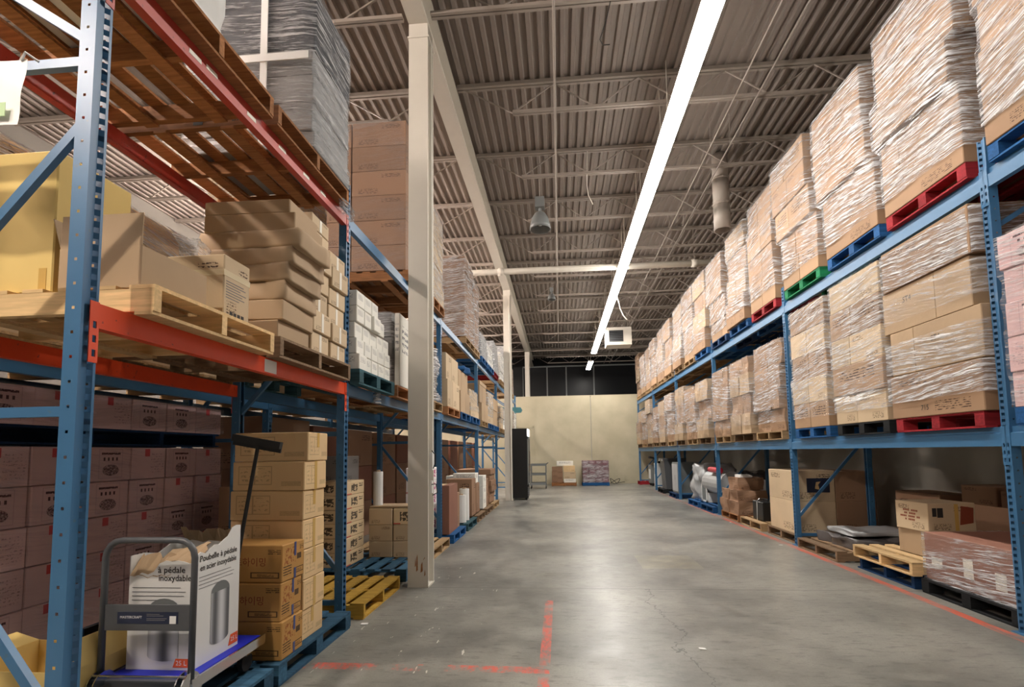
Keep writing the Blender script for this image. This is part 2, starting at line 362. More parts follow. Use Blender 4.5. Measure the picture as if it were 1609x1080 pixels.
def cham(dx, dy, dz, b=0.006):
    """carton body, chamfered edges, base centred at origin"""
    v = []; f = []; hx, hy = dx / 2, dy / 2; idx = {}
    for sx in (-1, 1):
        for sy in (-1, 1):
            for sz in (0, 1):
                X, Y, Z = sx * hx, sy * hy, sz * dz; bz = b if sz == 0 else -b
                idx[sx, sy, sz] = len(v); v += [(X, Y - sy * b, Z + bz), (X - sx * b, Y, Z + bz), (X - sx * b, Y - sy * b, Z)]
    I = lambda sx, sy, sz, k: idx[sx, sy, sz] + k
    for s in (-1, 1):
        q = [I(s, -1, 0, 0), I(s, 1, 0, 0), I(s, 1, 1, 0), I(s, -1, 1, 0)]; f.append(tuple(q if s > 0 else q[::-1]))
        q = [I(-1, s, 0, 1), I(-1, s, 1, 1), I(1, s, 1, 1), I(1, s, 0, 1)]; f.append(tuple(q if s > 0 else q[::-1]))
    q = [I(-1, -1, 1, 2), I(1, -1, 1, 2), I(1, 1, 1, 2), I(-1, 1, 1, 2)]; f.append(tuple(q))
    q = [I(-1, -1, 0, 2), I(-1, 1, 0, 2), I(1, 1, 0, 2), I(1, -1, 0, 2)]; f.append(tuple(q))
    for sx in (-1, 1):
        for sy in (-1, 1):
            q = [I(sx, sy, 0, 0), I(sx, sy, 0, 1), I(sx, sy, 1, 1), I(sx, sy, 1, 0)]; f.append(tuple(q if sx * sy > 0 else q[::-1]))
    for s in (-1, 1):
        for z in (0, 1):
            q = [I(s, -1, z, 0), I(s, 1, z, 0), I(s, 1, z, 2), I(s, -1, z, 2)]; f.append(tuple(q if s * (1 if z else -1) > 0 else q[::-1]))
            q = [I(-1, s, z, 1), I(1, s, z, 1), I(1, s, z, 2), I(-1, s, z, 2)]; f.append(tuple(q[::-1] if s * (1 if z else -1) > 0 else q))
    for k in idx:
        a = idx[k]; sg = k[0] * k[1] * (1 if k[2] else -1); f.append((a, a + 1, a + 2) if sg > 0 else (a, a + 2, a + 1))
    return v, f
_nz = {}
def vnoise(p, s=1.0, seed=0):
    from mathutils import noise
    return noise.noise(Vector((p[0] * s + seed * 7.1, p[1] * s - seed * 3.3, p[2] * s + seed * 1.7)))
def sack(dx, dy, dz, seed, amt=0.02, sag=0.02, n=5, lean=(0, 0)):
    """dented, sagging carton: subdivided box with creases"""
    v = []; f = []; idx = {}
    def P(i, j, k):
        if (i, j, k) in idx: return idx[i, j, k]
        x, y, z = (i / n - .5) * dx, (j / n - .5) * dy, k / n * dz
        q = (x, y, z); e = 4 * (k / n) * (1 - k / n)
        nx = vnoise(q, 5, seed) * amt * 2; ny = vnoise(q, 5, seed + 5) * amt * 2; nz = vnoise(q, 4, seed + 9) * amt * 1.2
        x *= 1 + .06 * e * vnoise(q, 2, seed + 2); y *= 1 + .03 * e
        tz = -sag * (k / n) * (1 - 2 * abs(i / n - .5)) * (1 - abs(j / n - .5))
        if k == 0: nz = 0.0
        idx[i, j, k] = len(v); v.append((x + nx + lean[0] * k / n, y + ny + lean[1] * k / n, max(0, z + nz + tz))); return idx[i, j, k]
    for a in range(n):
        for b in range(n):
            f.append((P(a, b, 0), P(a, b + 1, 0), P(a + 1, b + 1, 0), P(a + 1, b, 0))); f.append((P(a, b, n), P(a + 1, b, n), P(a + 1, b + 1, n), P(a, b + 1, n)))
            f.append((P(a, 0, b), P(a + 1, 0, b), P(a + 1, 0, b + 1), P(a, 0, b + 1))); f.append((P(a, n, b), P(a, n, b + 1), P(a + 1, n, b + 1), P(a + 1, n, b)))
            f.append((P(0, a, b), P(0, a, b + 1), P(0, a + 1, b + 1), P(0, a + 1, b))); f.append((P(n, a, b), P(n, a + 1, b), P(n, a + 1, b + 1), P(n, a, b + 1)))
    return v, f
MC = {}
def box_obj(name, dx, dy, dz, mat, loc, rz=0.0, parent=None, bev=0.006):
    k = ('cham', round(dx, 3), round(dy, 3), round(dz, 3), mat)
    if k not in MC:
        MC[k] = mesh(name, *cham(dx, dy, dz, min(bev, dz * .2)))
    return add(name, MC[k], mat, parent, loc, (0, 0, rz))
def text(name, s, size, mat, parent, loc, rot, align='CENTER', sx=1.0, bold=0.0):
    c = bpy.data.curves.new(name, 'FONT'); c.body = s; c.size = size; c.align_x = align; c.align_y = 'CENTER'; c.offset = bold; c.resolution_u = 2
    t = bpy.data.objects.new(name, c); me = bpy.data.meshes.new_from_object(t); bpy.data.objects.remove(t)
    o = add(name, me, None, parent, loc, rot); me.materials.clear(); me.materials.append(M[mat]); o.scale = (sx, 1, 1); return o
FX = (math.pi / 2, 0, math.pi / 2)      # text on a +X face
FMX = (math.pi / 2, 0, -math.pi / 2)    # text on a -X face
FY = (math.pi / 2, 0, 0)                # text on a -Y face

# ================================================================== THE SETTING
XW0, XW1, YW0, YW1, ZC = -9.0, 5.3, -8.0, 30.0, 7.10
PY_WALL = 23.45
struct(MB().box(XW0, XW1, YW0, YW1, -.2, 0).obj('floor', 'floor'))
struct(MB().box(XW1, XW1 + .2, YW0, YW1, 0, ZC + .1).obj('wall_right', 'wall_dim'))
struct(MB().box(XW0 - .2, XW0, YW0, YW1, 0, ZC + .1).obj('wall_left', 'wall_shaded'))
struct(MB().box(XW0, XW1, YW0 - .2, YW0, 0, ZC + .1).obj('wall_front', 'wall_dim'))
# corrugated roof deck, ribs along the aisle
def deck():
    p = .152; n = int((XW1 - XW0) / p); v = []; f = []; prof = []
    for i in range(n + 1):
        x = XW0 + i * p; prof += [(x, 0.0), (x + .05, 0.0), (x + .066, .042), (x + .136, .042)]
    for y in (YW0, YW1):
        for x, z in prof: v.append((x, y, ZC + z))
    k = len(prof)
    for i in range(k - 1): f.append((i, i + 1, k + i + 1, k + i))
    return mesh('ceiling', v, f)
ceil = struct(add('ceiling', deck(), 'deck'))
def joist(x0, x1, y, tie=False):
    tc = MB(); tc.box(x0, x1, y - .055, y - .012, ZC - .055, ZC); tc.box(x0, x1, y + .012, y + .055, ZC - .055, ZC)
    t = tc.obj('roof_joist', 'joist', ceil)
    b0, b1 = (x0 + .05, x1 - .05) if tie else (x0 + .85, x1 - .85)
    bc = MB(); bc.box(b0, b1, y - .045, y - .008, ZC - .50, ZC - .46); bc.box(b0, b1, y + .008, y + .045, ZC - .50, ZC - .46)
    bc.obj('bottom_chord', 'joist', t)
    wb = MB(); n = max(2, int((x1 - x0 - 1.7) / 1.25)); st = (x1 - x0 - 1.7) / n
    wb.bar((x0 + .1, y, ZC - .05), (x0 + .85, y, ZC - .48), .018); wb.bar((x1 - .1, y, ZC - .05), (x1 - .85, y, ZC - .48), .018)
    for i in range(n):
        a = x0 + .85 + i * st; wb.bar((a, y, ZC - .48), (a + st / 2, y, ZC - .05), .018); wb.bar((a + st / 2, y, ZC - .05), (a + st, y, ZC - .48), .018)
    wb.obj('web_bar', 'joist', t)
COLY = [5.55, 15.5, 25.4]
y = 7.26 - 1.8 * 8
while y < YW1 - .3:
    tie = any(abs(y - c) < .5 for c in COLY)
    joist(-1.46, XW1 - .02, y, tie); joist(XW0 + .02, -1.70, y, tie)
    y += 1.8
def girder():
    m = MB(); x = -1.585
    m.box(x - .115, x + .115, YW0, YW1, 6.60, 6.618); m.box(x - .006, x + .006, YW0, YW1, 6.618, 7.03); m.box(x - .115, x + .115, YW0, YW1, 7.03, 7.045)
    return m.obj('roof_girder', 'white_steel', ceil)
girder()
# partition across the end of the aisle, two tall sheets with a dark joint
part = struct(MB().box(XW0, XW1, PY_WALL + .05, PY_WALL + .15, 0, 4.02).obj('wall_back', 'wall_dim'))
for a, b in ((XW0, -4.6), (-4.58, 1.44), (1.465, XW1)):
    MB().box(a + .004, b - .004, PY_WALL, PY_WALL + .05, 0.0, 4.06).obj('panel', 'wall', part)
MB().box(XW0, XW1, PY_WALL - .005, PY_WALL + .16, 4.06, 4.09).obj('cap_rail', 'wall', part)
d1 = struct(MB().box(-2.15, -1.26, PY_WALL - .03, PY_WALL, 0.0, 2.62).obj('door_1', 'wall'))
dm = MB(); dm.box(-2.22, -2.15, PY_WALL - .045, PY_WALL, 0, 2.69); dm.box(-1.26, -1.2, PY_WALL - .045, PY_WALL, 0, 2.69); dm.box(-2.22, -1.2, PY_WALL - .045, PY_WALL, 2.62, 2.69)
dm.obj('door_frame', 'wall', d1)
# outer end wall with dark glazing
struct(MB().box(XW0, XW1, YW1, YW1 + .2, 0, ZC + .1).obj('wall_end', 'glass'))
for i, (a, b) in enumerate(((-2.1, -.72), (-.64, .42), (.5, 2.05), (2.13, 4.9))):
    w = struct(MB().box(a, b, YW1 - .08, YW1 - .05, 3.6, 6.55).obj('window_%d' % (i + 1), 'glass'))
    fm = MB(); fm.box(a - .05, a, YW1 - .12, YW1 - .04, 3.55, 6.6); fm.box(b, b + .035, YW1 - .12, YW1 - .04, 3.55, 6.6); fm.box(a - .04, b + .035, YW1 - .12, YW1 - .04, 6.55, 6.63)
    fm.obj('window_frame', 'mid_grey', w)
struct(MB().box(XW1 - .03, XW1, YW0, PY_WALL, 0, .12).obj('baseboard_right', 'mid_grey'))

# steel columns
names_c = ['chipped white steel column standing nearest the camera, left of the aisle', 'white steel column beside the black display refrigerator', 'white steel column rising behind the tan partition wall']
for i, cy in enumerate(COLY):
    e = empty('steel_column', (-1.585, cy, 0), 0, names_c[i], 'column', 'white steel columns')
    MB().box(-.115, .115, -.02, 0, 0.016, 6.60).obj('flange', 'column', e); MB().box(-.115, .115, .22, .24, 0.016, 6.60).obj('flange', 'column', e)
    MB().box(-.008, .008, 0, .22, 0.016, 6.60).obj('web', 'column', e); MB().box(-.118, .118, -.022, .242, 0, .016).obj('base_plate', 'column', e)
    MB().box(-.13, .13, -.03, .25, 6.42, 6.44).obj('stiffener_plate', 'column', e)
    if i == 0:
        ch = MB()
        for (a, b, c, d) in ((-.02, .0, .17, .36), (.03, .055, .16, .28), (-.035, -.02, .22, .33), (.07, .085, .12, .2), (.06, .08, .30, .33)):
            ch.prism([(a, c), (b, c + .02), (b - .004, d), (a + .006, d - .03)], 'y', -.0212, -.0195)
        ch.obj('paint_chip', 'wood_brown', e)
        bx = empty
        p = MB(); p.box(.117, .15, .03, .12, 1.28, 1.48); p.box(.117, .14, .05, .10, 1.02, 1.16); p.obj('outlet_box', 'white_plastic', e)
        p = MB(); p.tube([(.135, .075, 1.48), (.135, .075, 3.2), (.13, .075, 6.4)], .012, 6); p.obj('conduit', 'column', e)
        p = MB(); p.tube([(.14, .05, 1.5), (.18, .02, 1.46), (.19, 0, 1.36), (.16, .04, 1.3)], .006, 5); p.tube([(.14, .05, 1.12), (.2, .0, 1.13), (.21, .02, 1.03), (.15, .05, 1.0)], .006, 5); p.obj('cable', 'wire', e)
    else:
        MB().tube([(.08, -.03, 0.02), (.08, -.03, 6.4)], .02, 6).obj('conduit', 'column', e)

# ------------------------------------------------------------------ strip lights and roof services
ORD = ['first', 'second', 'third', 'fourth', 'fifth', 'sixth', 'seventh', 'eighth', 'ninth', 'tenth', 'eleventh', 'twelfth', 'thirteenth', 'fourteenth', 'fifteenth', 'sixteenth', 'seventeenth', 'eighteenth']
def strip(y0, y1, x, z, lampmat, label, group):
    e = empty('strip_light', (x, (y0 + y1) / 2, z), 0, label, 'light', group); L = (y1 - y0) / 2 - .012
    MB().prism([(-.11, .05), (.11, .05), (.06, .10), (-.06, .10)], 'y', -L, L).obj('housing', 'white_plastic', e)
    MB().prism([(-.112, .012), (-.085, 0), (.085, 0), (.112, .012), (.112, .048), (-.112, .048)], 'y', -L, L).obj('diffuser', lampmat, e)
    b = MB(); b.box(-.09, .09, -L - .01, -L + .005, .005, .09); b.box(-.09, .09, L - .005, L + .01, .005, .09); b.obj('end_cap', 'white_plastic', e)
    for s_ in (-1, 1): MB().tube([(0, s_ * L * .8, .10), (0, s_ * L * .8, ZC - z)], .006, 5).obj('hanger_rod', 'white_steel', e)
    return e
ys = [7.29 + 2.42 * k for k in range(-2, 7)]
for i, y0 in enumerate(ys[:-1]):
    strip(y0, y0 + 2.42, 1.64, 5.97, 'lamp', 'long white strip light over the aisle, %s fixture from the camera end' % ORD[i], 'strip lights over the main aisle')
strip(21.81, 23.1, 1.64, 5.97, 'lamp', 'short strip light ending the long row over the aisle', 'strip lights over the main aisle')
strip(25.3, 27.7, 1.64, 5.97, 'lamp', 'separate small bright strip light beyond the gap, over the partition', 'strip lights over the main aisle')
for i, ty in enumerate((-2.0, 2.0, 9.6, 13.0, 16.5, 20.0)):
    e = empty('tube_light', (-5.6, ty, 6.2), 0, 'bare tube light in the aisle behind left racks, %s from front' % ORD[i], 'light', 'tube lights over the rear aisle')
    MB().tube([(0, -1.2, 0), (0, 1.2, 0)], .06, 8).obj('tube', 'lamp2', e)
    MB().box(-.06, .06, -1.22, 1.22, .065, .11).obj('housing', 'white_plastic', e)
    MB().tube([(0, 0, .1), (0, 0, ZC - 6.2)], .006, 5).obj('hanger_rod', 'white_steel', e)
def pipe(name, pts, r, mat, label, coupl=()):
    o = empty(name, (0, 0, 0), 0, label, 'pipe'); MB().tube(pts, r, 12).obj('pipe_run', mat, o, smooth=True)
    for p, q in coupl: MB().tube([p, q], r * 1.22, 12).obj('coupling', mat, o, smooth=True)
    h = MB(); a, b = Vector(pts[0]), Vector(pts[-1]); n = max(2, int((b - a).length / 3))
    for i in range(n):
        c = a.lerp(b, (i + .5) / n); h.tube([c + Vector((0, 0, r * .9)), (c.x, c.y, ZC - .01)], .005, 5)
    h.obj('pipe_hanger', 'joist', o); return o
pipe('sprinkler_main', [(XW0 + .05, 12.7, 6.17), (XW1 - .05, 12.7, 6.17)], .08, 'column', 'thick white sprinkler main crossing under the roof joists', (((-1.52, 12.7, 6.17), (-1.36, 12.7, 6.17)), ((3.4, 12.7, 6.17), (3.56, 12.7, 6.17))))
pipe('sprinkler_branch', [(.03, -6, 6.42), (.03, 23, 6.42)], .015, 'joist', 'thin white pipe running along the aisle left of the strip lights')
pipe('sprinkler_branch', [(2.62, -6, 6.54), (2.62, 29, 6.54)], .012, 'joist', 'thin pipe running just right of the strip lights')
pipe('sprinkler_branch', [(2.94, -6, 6.55), (2.94, 29, 6.55)], .014, 'joist', 'pipe above the right racks, parallel to the thin pipe')
e = empty('vent_duct', (3.16, 9.55, 5.62), 0, 'round beige vent duct hanging from the roof above right racks', 'duct')
def rtube(r0, r1, z0, z1, seg=20):
    v = []; f = []
    for r, z in ((r0, z0), (r0, z1), (r1, z1), (r1, z0)):
        for j in range(seg): a = 2 * math.pi * j / seg; v.append((r * math.cos(a), r * math.sin(a), z))
    for k in range(4):
        for j in range(seg): f.append((k * seg + j, k * seg + (j + 1) % seg, ((k + 1) % 4) * seg + (j + 1) % seg, ((k + 1) % 4) * seg + j))
    return v, f
for k in range(3): add('duct_section', mesh('duct_section', *rtube(.15 - .002 * k, .14, .5 * k, .5 * k + .5 if k < 2 else ZC - 5.62, 20), True), 'joist', e)
for z in (.48, .98): add('duct_band', mesh('duct_band', *rtube(.158, .149, z, z + .04)), 'joist', e)
def highbay(loc, label, s=1.0):
    e = empty('high_bay_lamp', loc, 0, label, 'lamp', 'unlit high bay lamps'); e.scale = (s, s, s)
    prof = [(.04, .34), (.10, .32), (.16, .22), (.19, .08), (.20, 0), (.185, .005), (.15, .20), (.05, .30)]
    v = []; f = []; sg = 20
    for r, z in prof:
        for j in range(sg): a = 2 * math.pi * j / sg; v.append((r * math.cos(a), r * math.sin(a), z))
    for k in range(len(prof) - 1):
        for j in range(sg): f.append((k * sg + j, k * sg + (j + 1) % sg, (k + 1) * sg + (j + 1) % sg, (k + 1) * sg + j))
    add('reflector', mesh('reflector', v, f, True), 'mid_grey', e)
    MB().box(-.09, .09, -.09, .09, .42, .62).obj('ballast_box', 'mid_grey', e); MB().tube([(0, 0, .33), (0, 0, .43)], .03, 8).obj('neck', 'mid_grey', e)
    MB().tube([(0, 0, .62), (0, 0, (ZC - loc[2]) / s)], .01, 6).obj('stem', 'joist', e)
    b = MB(); b.tube([(0, 0, .28), (0, 0, .12), (0, 0, .07)], [.03, .06, .03], 10); b.obj('bulb', 'chrome', e, smooth=True); return e
highbay((-.29, 9.35, 5.72), 'round unlit high bay lamp hanging left of the strip lights')
lb_ = highbay((-2.7, -.3, 5.6), 'lit high bay lamp over the aisle mouth behind the viewpoint'); M['bulb'] = emit('lamp_bulb', (255, 242, 224), 3100.0)
for ch in lb_.children:
    if ch.name.startswith('bulb'): ch.data.materials[0] = M['bulb']
highbay((-.16, 15.0, 6.08), 'small far unlit lamp hanging beyond the sprinkler main', .6)
e = empty('unit_heater', (2.35, 19.3, 5.55), 0, 'white box heater with dark grille hung by far roof end', 'heater')
MB().box(-.48, .48, 0, .7, 0, .68).obj('cabinet', 'white_steel', e); MB().box(-.38, .16, -.012, .002, .12, .56).obj('grille', 'black', e)
for k in range(6): MB().box(-.37, .15, -.02, -.012, .15 + k * .07, .165 + k * .07).obj('louvre', 'dark_grey', e)
h = MB()
for sx in (-.42, .42):
    for sy in (.06, .64): h.tube([(sx, sy, .68), (sx, sy, ZC - 5.55)], .008, 5)
h.obj('hanger_rod', 'joist', e)
def cable(name, pts, r, mat, label):
    o = MB().tube(pts, r, 6).obj(name, mat); return tag(o, label, 'cable')
cable('dangling_cable', [(1.75, 14.6, 5.96), (1.80, 14.6, 5.8), (1.83, 14.6, 5.62), (1.92, 14.6, 5.40), (2.02, 14.6, 5.28)], .014, 'wire_white', 'white cable end dangling beside the strip lights')
cable('dangling_cable', [(.62, 9.06, 7.05), (.60, 9.06, 6.4), (.62, 9.06, 6.2), (.70, 9.06, 6.02)], .008, 'wire_white', 'thin white cord loop hanging left of the strip lights')
cable('dangling_cable', [(.62, 5.46, 7.05), (.68, 5.46, 6.6), (.62, 5.46, 6.35), (.55, 5.46, 6.15), (.58, 5.46, 6.08), (.66, 5.46, 6.08)], .006, 'wire', 'black cord loop hanging high near the camera')

# ================================================================== PALLET RACKS
def post_mesh(h, pitch=.0508, cols=(-.038, -.026, -.012, .012, .026, .038), dep=.072):
    v = []; f = []
    xs = [0, 0, -.015, -.015, 0, 0]
    def quad(a, b, c, d): n = len(v); v.extend([a, b, c, d]); f.append((n, n + 1, n + 2, n + 3))
    z = 0.0; n = int(h / pitch)
    for k in range(n):
        z0 = k * pitch; z1 = z0 + .027; z2 = z0 + pitch
        for c in range(5):
            y0, y1, x0, x1 = cols[c], cols[c + 1], xs[c], xs[c + 1]
            quad((x0, y0, z0), (x1, y1, z0), (x1, y1, z1), (x0, y0, z1))
            if c not in (1, 3): quad((x0, y0, z1), (x1, y1, z1), (x1, y1, z2), (x0, y0, z2))
    for s in (-1, 1):
        Y = .038 * s
        for k in range(0, n, 2):
            z0 = k * pitch; za, zb, z2 = z0 + .04, z0 + .052, z0 + 2 * pitch
            z2 = min(z2, n * pitch)
            for (xa, xb, p, q) in ((0, -dep, z0, za), (0, -.030, za, zb), (-.042, -dep, za, zb), (0, -dep, zb, z2)):
                quad((xa, Y, p), (xb, Y, p), (xb, Y, q), (xa, Y, q))
        quad((-dep, Y, 0), (-dep, Y - s * .018, 0), (-dep, Y - s * .018, h), (-dep, Y, h))
    return mesh('upright_post', v, f)
POST = post_mesh(4.02)
def beam_prof(kind):
    if kind == 'step': return [(0, 0), (0, .105), (-.018, .112), (-.018, .158), (-.05, .158), (-.05, 0)]
    return [(0, 0), (0, .105), (-.05, .105), (-.05, 0)]
def rack(name, label, xf, xr, ys, bays, ph=4.02):
    s = 1 if xf > xr else -1           # +1: front faces +X
    e = empty(name, (xf, ys[0], 0), 0, label, 'rack')
    rz = 0 if s > 0 else math.pi; D = abs(xf - xr)
    X = lambda d: -s * d               # depth from the front face -> local x
    for k, yy in enumerate(ys):
        y = yy - ys[0]
        add('upright_post', POST, 'blue', e, (0, y, 0), (0, 0, rz)); add('upright_post', POST, 'blue', e, (X(D), y, 0), (0, 0, rz + math.pi))
        for d in (.03, D - .03): MB().box(-.06, .06, -.07, .07, 0, .006).obj('foot_plate', 'blue', e, (X(d), y, 0))
        for z in (.16, 1.655, 3.166): MB().bar((X(.06), 0, z), (X(D - .06), 0, z), .03, .042).obj('brace', 'blue', e, (0, y, 0))
        for z0, z1 in ((.43, 1.60), (2.90, 1.86), (3.26, 3.9)): MB().bar((X(.06), 0, z0), (X(D - .06), 0, z1), .028, .04).obj('brace', 'blue', e, (0, y, 0))
    for k, lev in enumerate(bays):
        y0, y1 = ys[k] + .04 - ys[0], ys[k + 1] - .04 - ys[0]
        for z, prof, mat in lev:
            for rear in (0, 1):
                P = beam_prof(prof); hh = max(q[1] for q in P)
                poly = [((X(-p) if not rear else X(D + p)), q) for p, q in P]
                b = MB().prism(poly, 'y', y0, y1).obj('beam', mat, e, (0, 0, z))
                for yc, sg in ((y0, -1), (y1, 1)):
                    m_ = MB(); xx = X(-.004) if not rear else X(D + .004); th = .004 * s * (1 if not rear else -1)
                    xa, xb = sorted((xx, xx - th)); w = .042; ya, yb = sorted((yc, yc + sg * w))
                    hz = [(-.15, -.125), (-.095, -.065), (-.035, -.005), (.025, hh + .004)]
                    m_.box(xa, xb, ya, ya + w * .35, -.15, hh + .004); m_.box(xa, xb, ya + w * .75, yb, -.15, hh + .004)
                    for q0, q1 in hz: m_.box(xa, xb, ya + w * .35, ya + w * .75, q0, q1)
                    m_.obj('connector', mat, b)
    return e
RY = [.56 + 3.77 * k for k in range(7)]
XR, XRR = 3.55, 4.70
stdR = [(1.457, 'step', 'blue'), (3.585, 'step', 'blue')]
rack('pallet_rack', 'long blue pallet rack along the right side of the aisle', XR, XRR, RY, [stdR] * 6)
LY = [1.89, 4.41, 8.10, 11.80, 15.50, 19.20, 22.30]
XL, XLR = -1.93, -3.00
o1 = [(2.01, 'box', 'orange'), (3.59, 'box', 'orange_lit_red')]; b1 = [(2.01, 'box', 'blue'), (3.59, 'box', 'blue')]
LR = rack('pallet_rack', 'left pallet rack with orange beams in the nearest bay', XL, XLR, LY, [o1] + [b1] * 5)
LY2 = [1.9, 5.65, 9.4, 13.1]
rack('pallet_rack', 'dim rack standing behind the left pallet rack', -3.40, -4.47, LY2, [b1[:1]] + [b1] * 2)
# stickers left on the orange beams
for yy, zz in ((2.42, 3.62), (2.55, 3.635), (2.92, 3.62), (3.28, 3.63), (3.62, 3.625), (3.9, 3.63)):
    MB().prism([(-.045, 0), (.05, .004), (.047, .03), (-.042, .026)], 'x', 0, .0012).obj('sticker', 'sticker', LR, (.0005, yy - LY[0], zz))
MB().box(0, .001, -.07, .07, 0, .085).obj('shelf_label', 'paper', LR, (.0006, 3.20 - LY[0], 2.02))
# white printed sheet tied to the near brace
sh = empty('hanging_sheet', (-2.25, 1.845, 2.87), 0, 'white printed sheet with green panel tied to near left brace', 'sign')
def sheet():
    v = []; f = []; n, m = 10, 10
    for i in range(n + 1):
        for j in range(m + 1):
            x = -.5 + .53 * i / n; z = .29 * j / m; x += .06 * (j / m - 1) * 1.0 * -0.0 + (.03 * (j / m)) - .03
            v.append((x, .004 * math.sin(i * 1.3 + j * .9) - .01, z))
    for i in range(n):
        for j in range(m): a = i * (m + 1) + j; f.append((a, a + m + 1, a + m + 2, a + 1))
    return mesh('sheet', v, f, True)
add('sheet', sheet(), 'paper', sh); MB().box(-.36, -.04, -.026, -.0245, .03, .09).obj('printed_panel', 'green_print', sh)
MB().tube([(.0, -.01, .285), (.03, -.02, .31), (.06, .01, .29)], .006, 5).obj('tie', 'paper', sh)

# ================================================================== PALLETS
def pallet(x, y, z, mat, label, group, w=1.016, d=1.22, block=False, lod=0, rz=0.0, nm='pallet', h=.14):
    """x, y = centre; d runs across the rack (X), w along the aisle (Y)"""
    e = empty(nm, (x, y, z), rz, label, 'pallet', group)
    def part(name, dx, dy, dz, px, py, pz, along):
        k = ('pp', name, round(dx, 3), round(dy, 3), round(dz, 3), along, mat)
        if k not in MC:
            q = MB().box(-dx / 2, dx / 2, -dy / 2, dy / 2, 0, dz) if along == 'x' else MB().box(-dy / 2, dy / 2, -dx / 2, dx / 2, 0, dz)
            MC[k] = mesh(name, q.v, q.f)
        return add(name, MC[k], mat, e, (px, py, pz), (0, 0, 0 if along == 'x' else math.pi / 2))
    tb = .018; ztop = h - tb; bb = .016
    if lod:
        m = MB()
        for i in range(7): m.box(-d / 2 + i * (d - .1) / 6, -d / 2 + i * (d - .1) / 6 + .1, -w / 2, w / 2, ztop, h)
        for yy in (-w / 2, -.05, w / 2 - .1): m.box(-d / 2, d / 2, yy, yy + .1 if block else yy + .045, bb, ztop)
        for xx in (-d / 2, -.05, d / 2 - .1): m.box(xx, xx + .1, -w / 2, w / 2, 0, bb)
        m.obj('boards', mat, e); return e
    nb = 7; bw = .125
    for i in range(nb):
        part('deck_board', bw if i in (0, nb - 1) else .105, w, tb, -d / 2 + bw / 2 + i * (d - bw) / (nb - 1), 0, ztop, 'x')
    if block:
        for yy in (-w / 2 + .05, 0, w / 2 - .05):
            for xx in (-d / 2 + .07, 0, d / 2 - .07): part('block', .14, .10, ztop - bb - .016, xx, yy, bb, 'x')
            part('stringer_board', d, .10, .016, 0, yy, ztop - .016, 'x')
    else:
        for yy in (-w / 2 + .022, 0, w / 2 - .022): part('stringer', d, .042, ztop - bb, 0, yy, bb, 'x')
    for xx in ((-d / 2 + .05, 0, d / 2 - .05) if block else (-d / 2 + .05, -d / 5, d / 5, d / 2 - .05)): part('bottom_board', .09, w, bb, xx, 0, 0, 'x')
    return e

# ================================================================== STACKS
def wrap_mesh(levels, zb, zt, seed, off=.012, nz=26, nl=52):
    """film pulled round a stack. levels: (z0, z1, x0, x1, y0, y1)"""
    v = []; f = []; zc = (min(l[0] for l in levels) + max(l[1] for l in levels)) / 2
    def ext(z):
        best = None
        for l in levels:
            if l[0] - 1e-4 <= z <= l[1] + 1e-4: best = l; break
        if best is None: best = levels[-1] if z > levels[-1][1] else levels[0]
        return best[2:]
    rows = []
    for i in range(nz + 1):
        z = zb + (zt - zb) * i / nz
        es = [ext(min(max(z + dz, zb), zt)) for dz in (-.05, -.02, 0, .02, .05)]
        x0 = min(e[0] for e in es) - off; x1 = max(e[1] for e in es) + off; y0 = min(e[2] for e in es) - off; y1 = max(e[3] for e in es) + off
        rows.append((z, x0, x1, y0, y1))
    for z, x0, x1, y0, y1 in rows:
        per = []; q = nl // 4; r = .02
        for k in range(q): t_ = k / q; per.append((x0 + r + (x1 - x0 - 2 * r) * t_, y0))
        for k in range(q): t_ = k / q; per.append((x1, y0 + r + (y1 - y0 - 2 * r) * t_))
        for k in range(q): t_ = k / q; per.append((x1 - r - (x1 - x0 - 2 * r) * t_, y1))
        for k in range(q): t_ = k / q; per.append((x0, y1 - r - (y1 - y0 - 2 * r) * t_))
        cx, cy = (x0 + x1) / 2, (y0 + y1) / 2
        for px, py in per:
            g = .010 * abs(vnoise((px, py, z), 6, seed)); dx, dy = px - cx, py - cy; L = math.hypot(dx, dy) + 1e-6
            v.append((px + dx / L * g, py + dy / L * g, z))
    n = len(per)
    for i in range(nz):
        for j in range(n): a = i * n + j; b = i * n + (j + 1) % n; f.append((a, b, b + n, a + n))
    return v, f
LAYER = ['bottom', 'second', 'third', 'fourth', 'fifth', 'sixth', 'seventh', 'eighth', 'ninth', 'tenth']
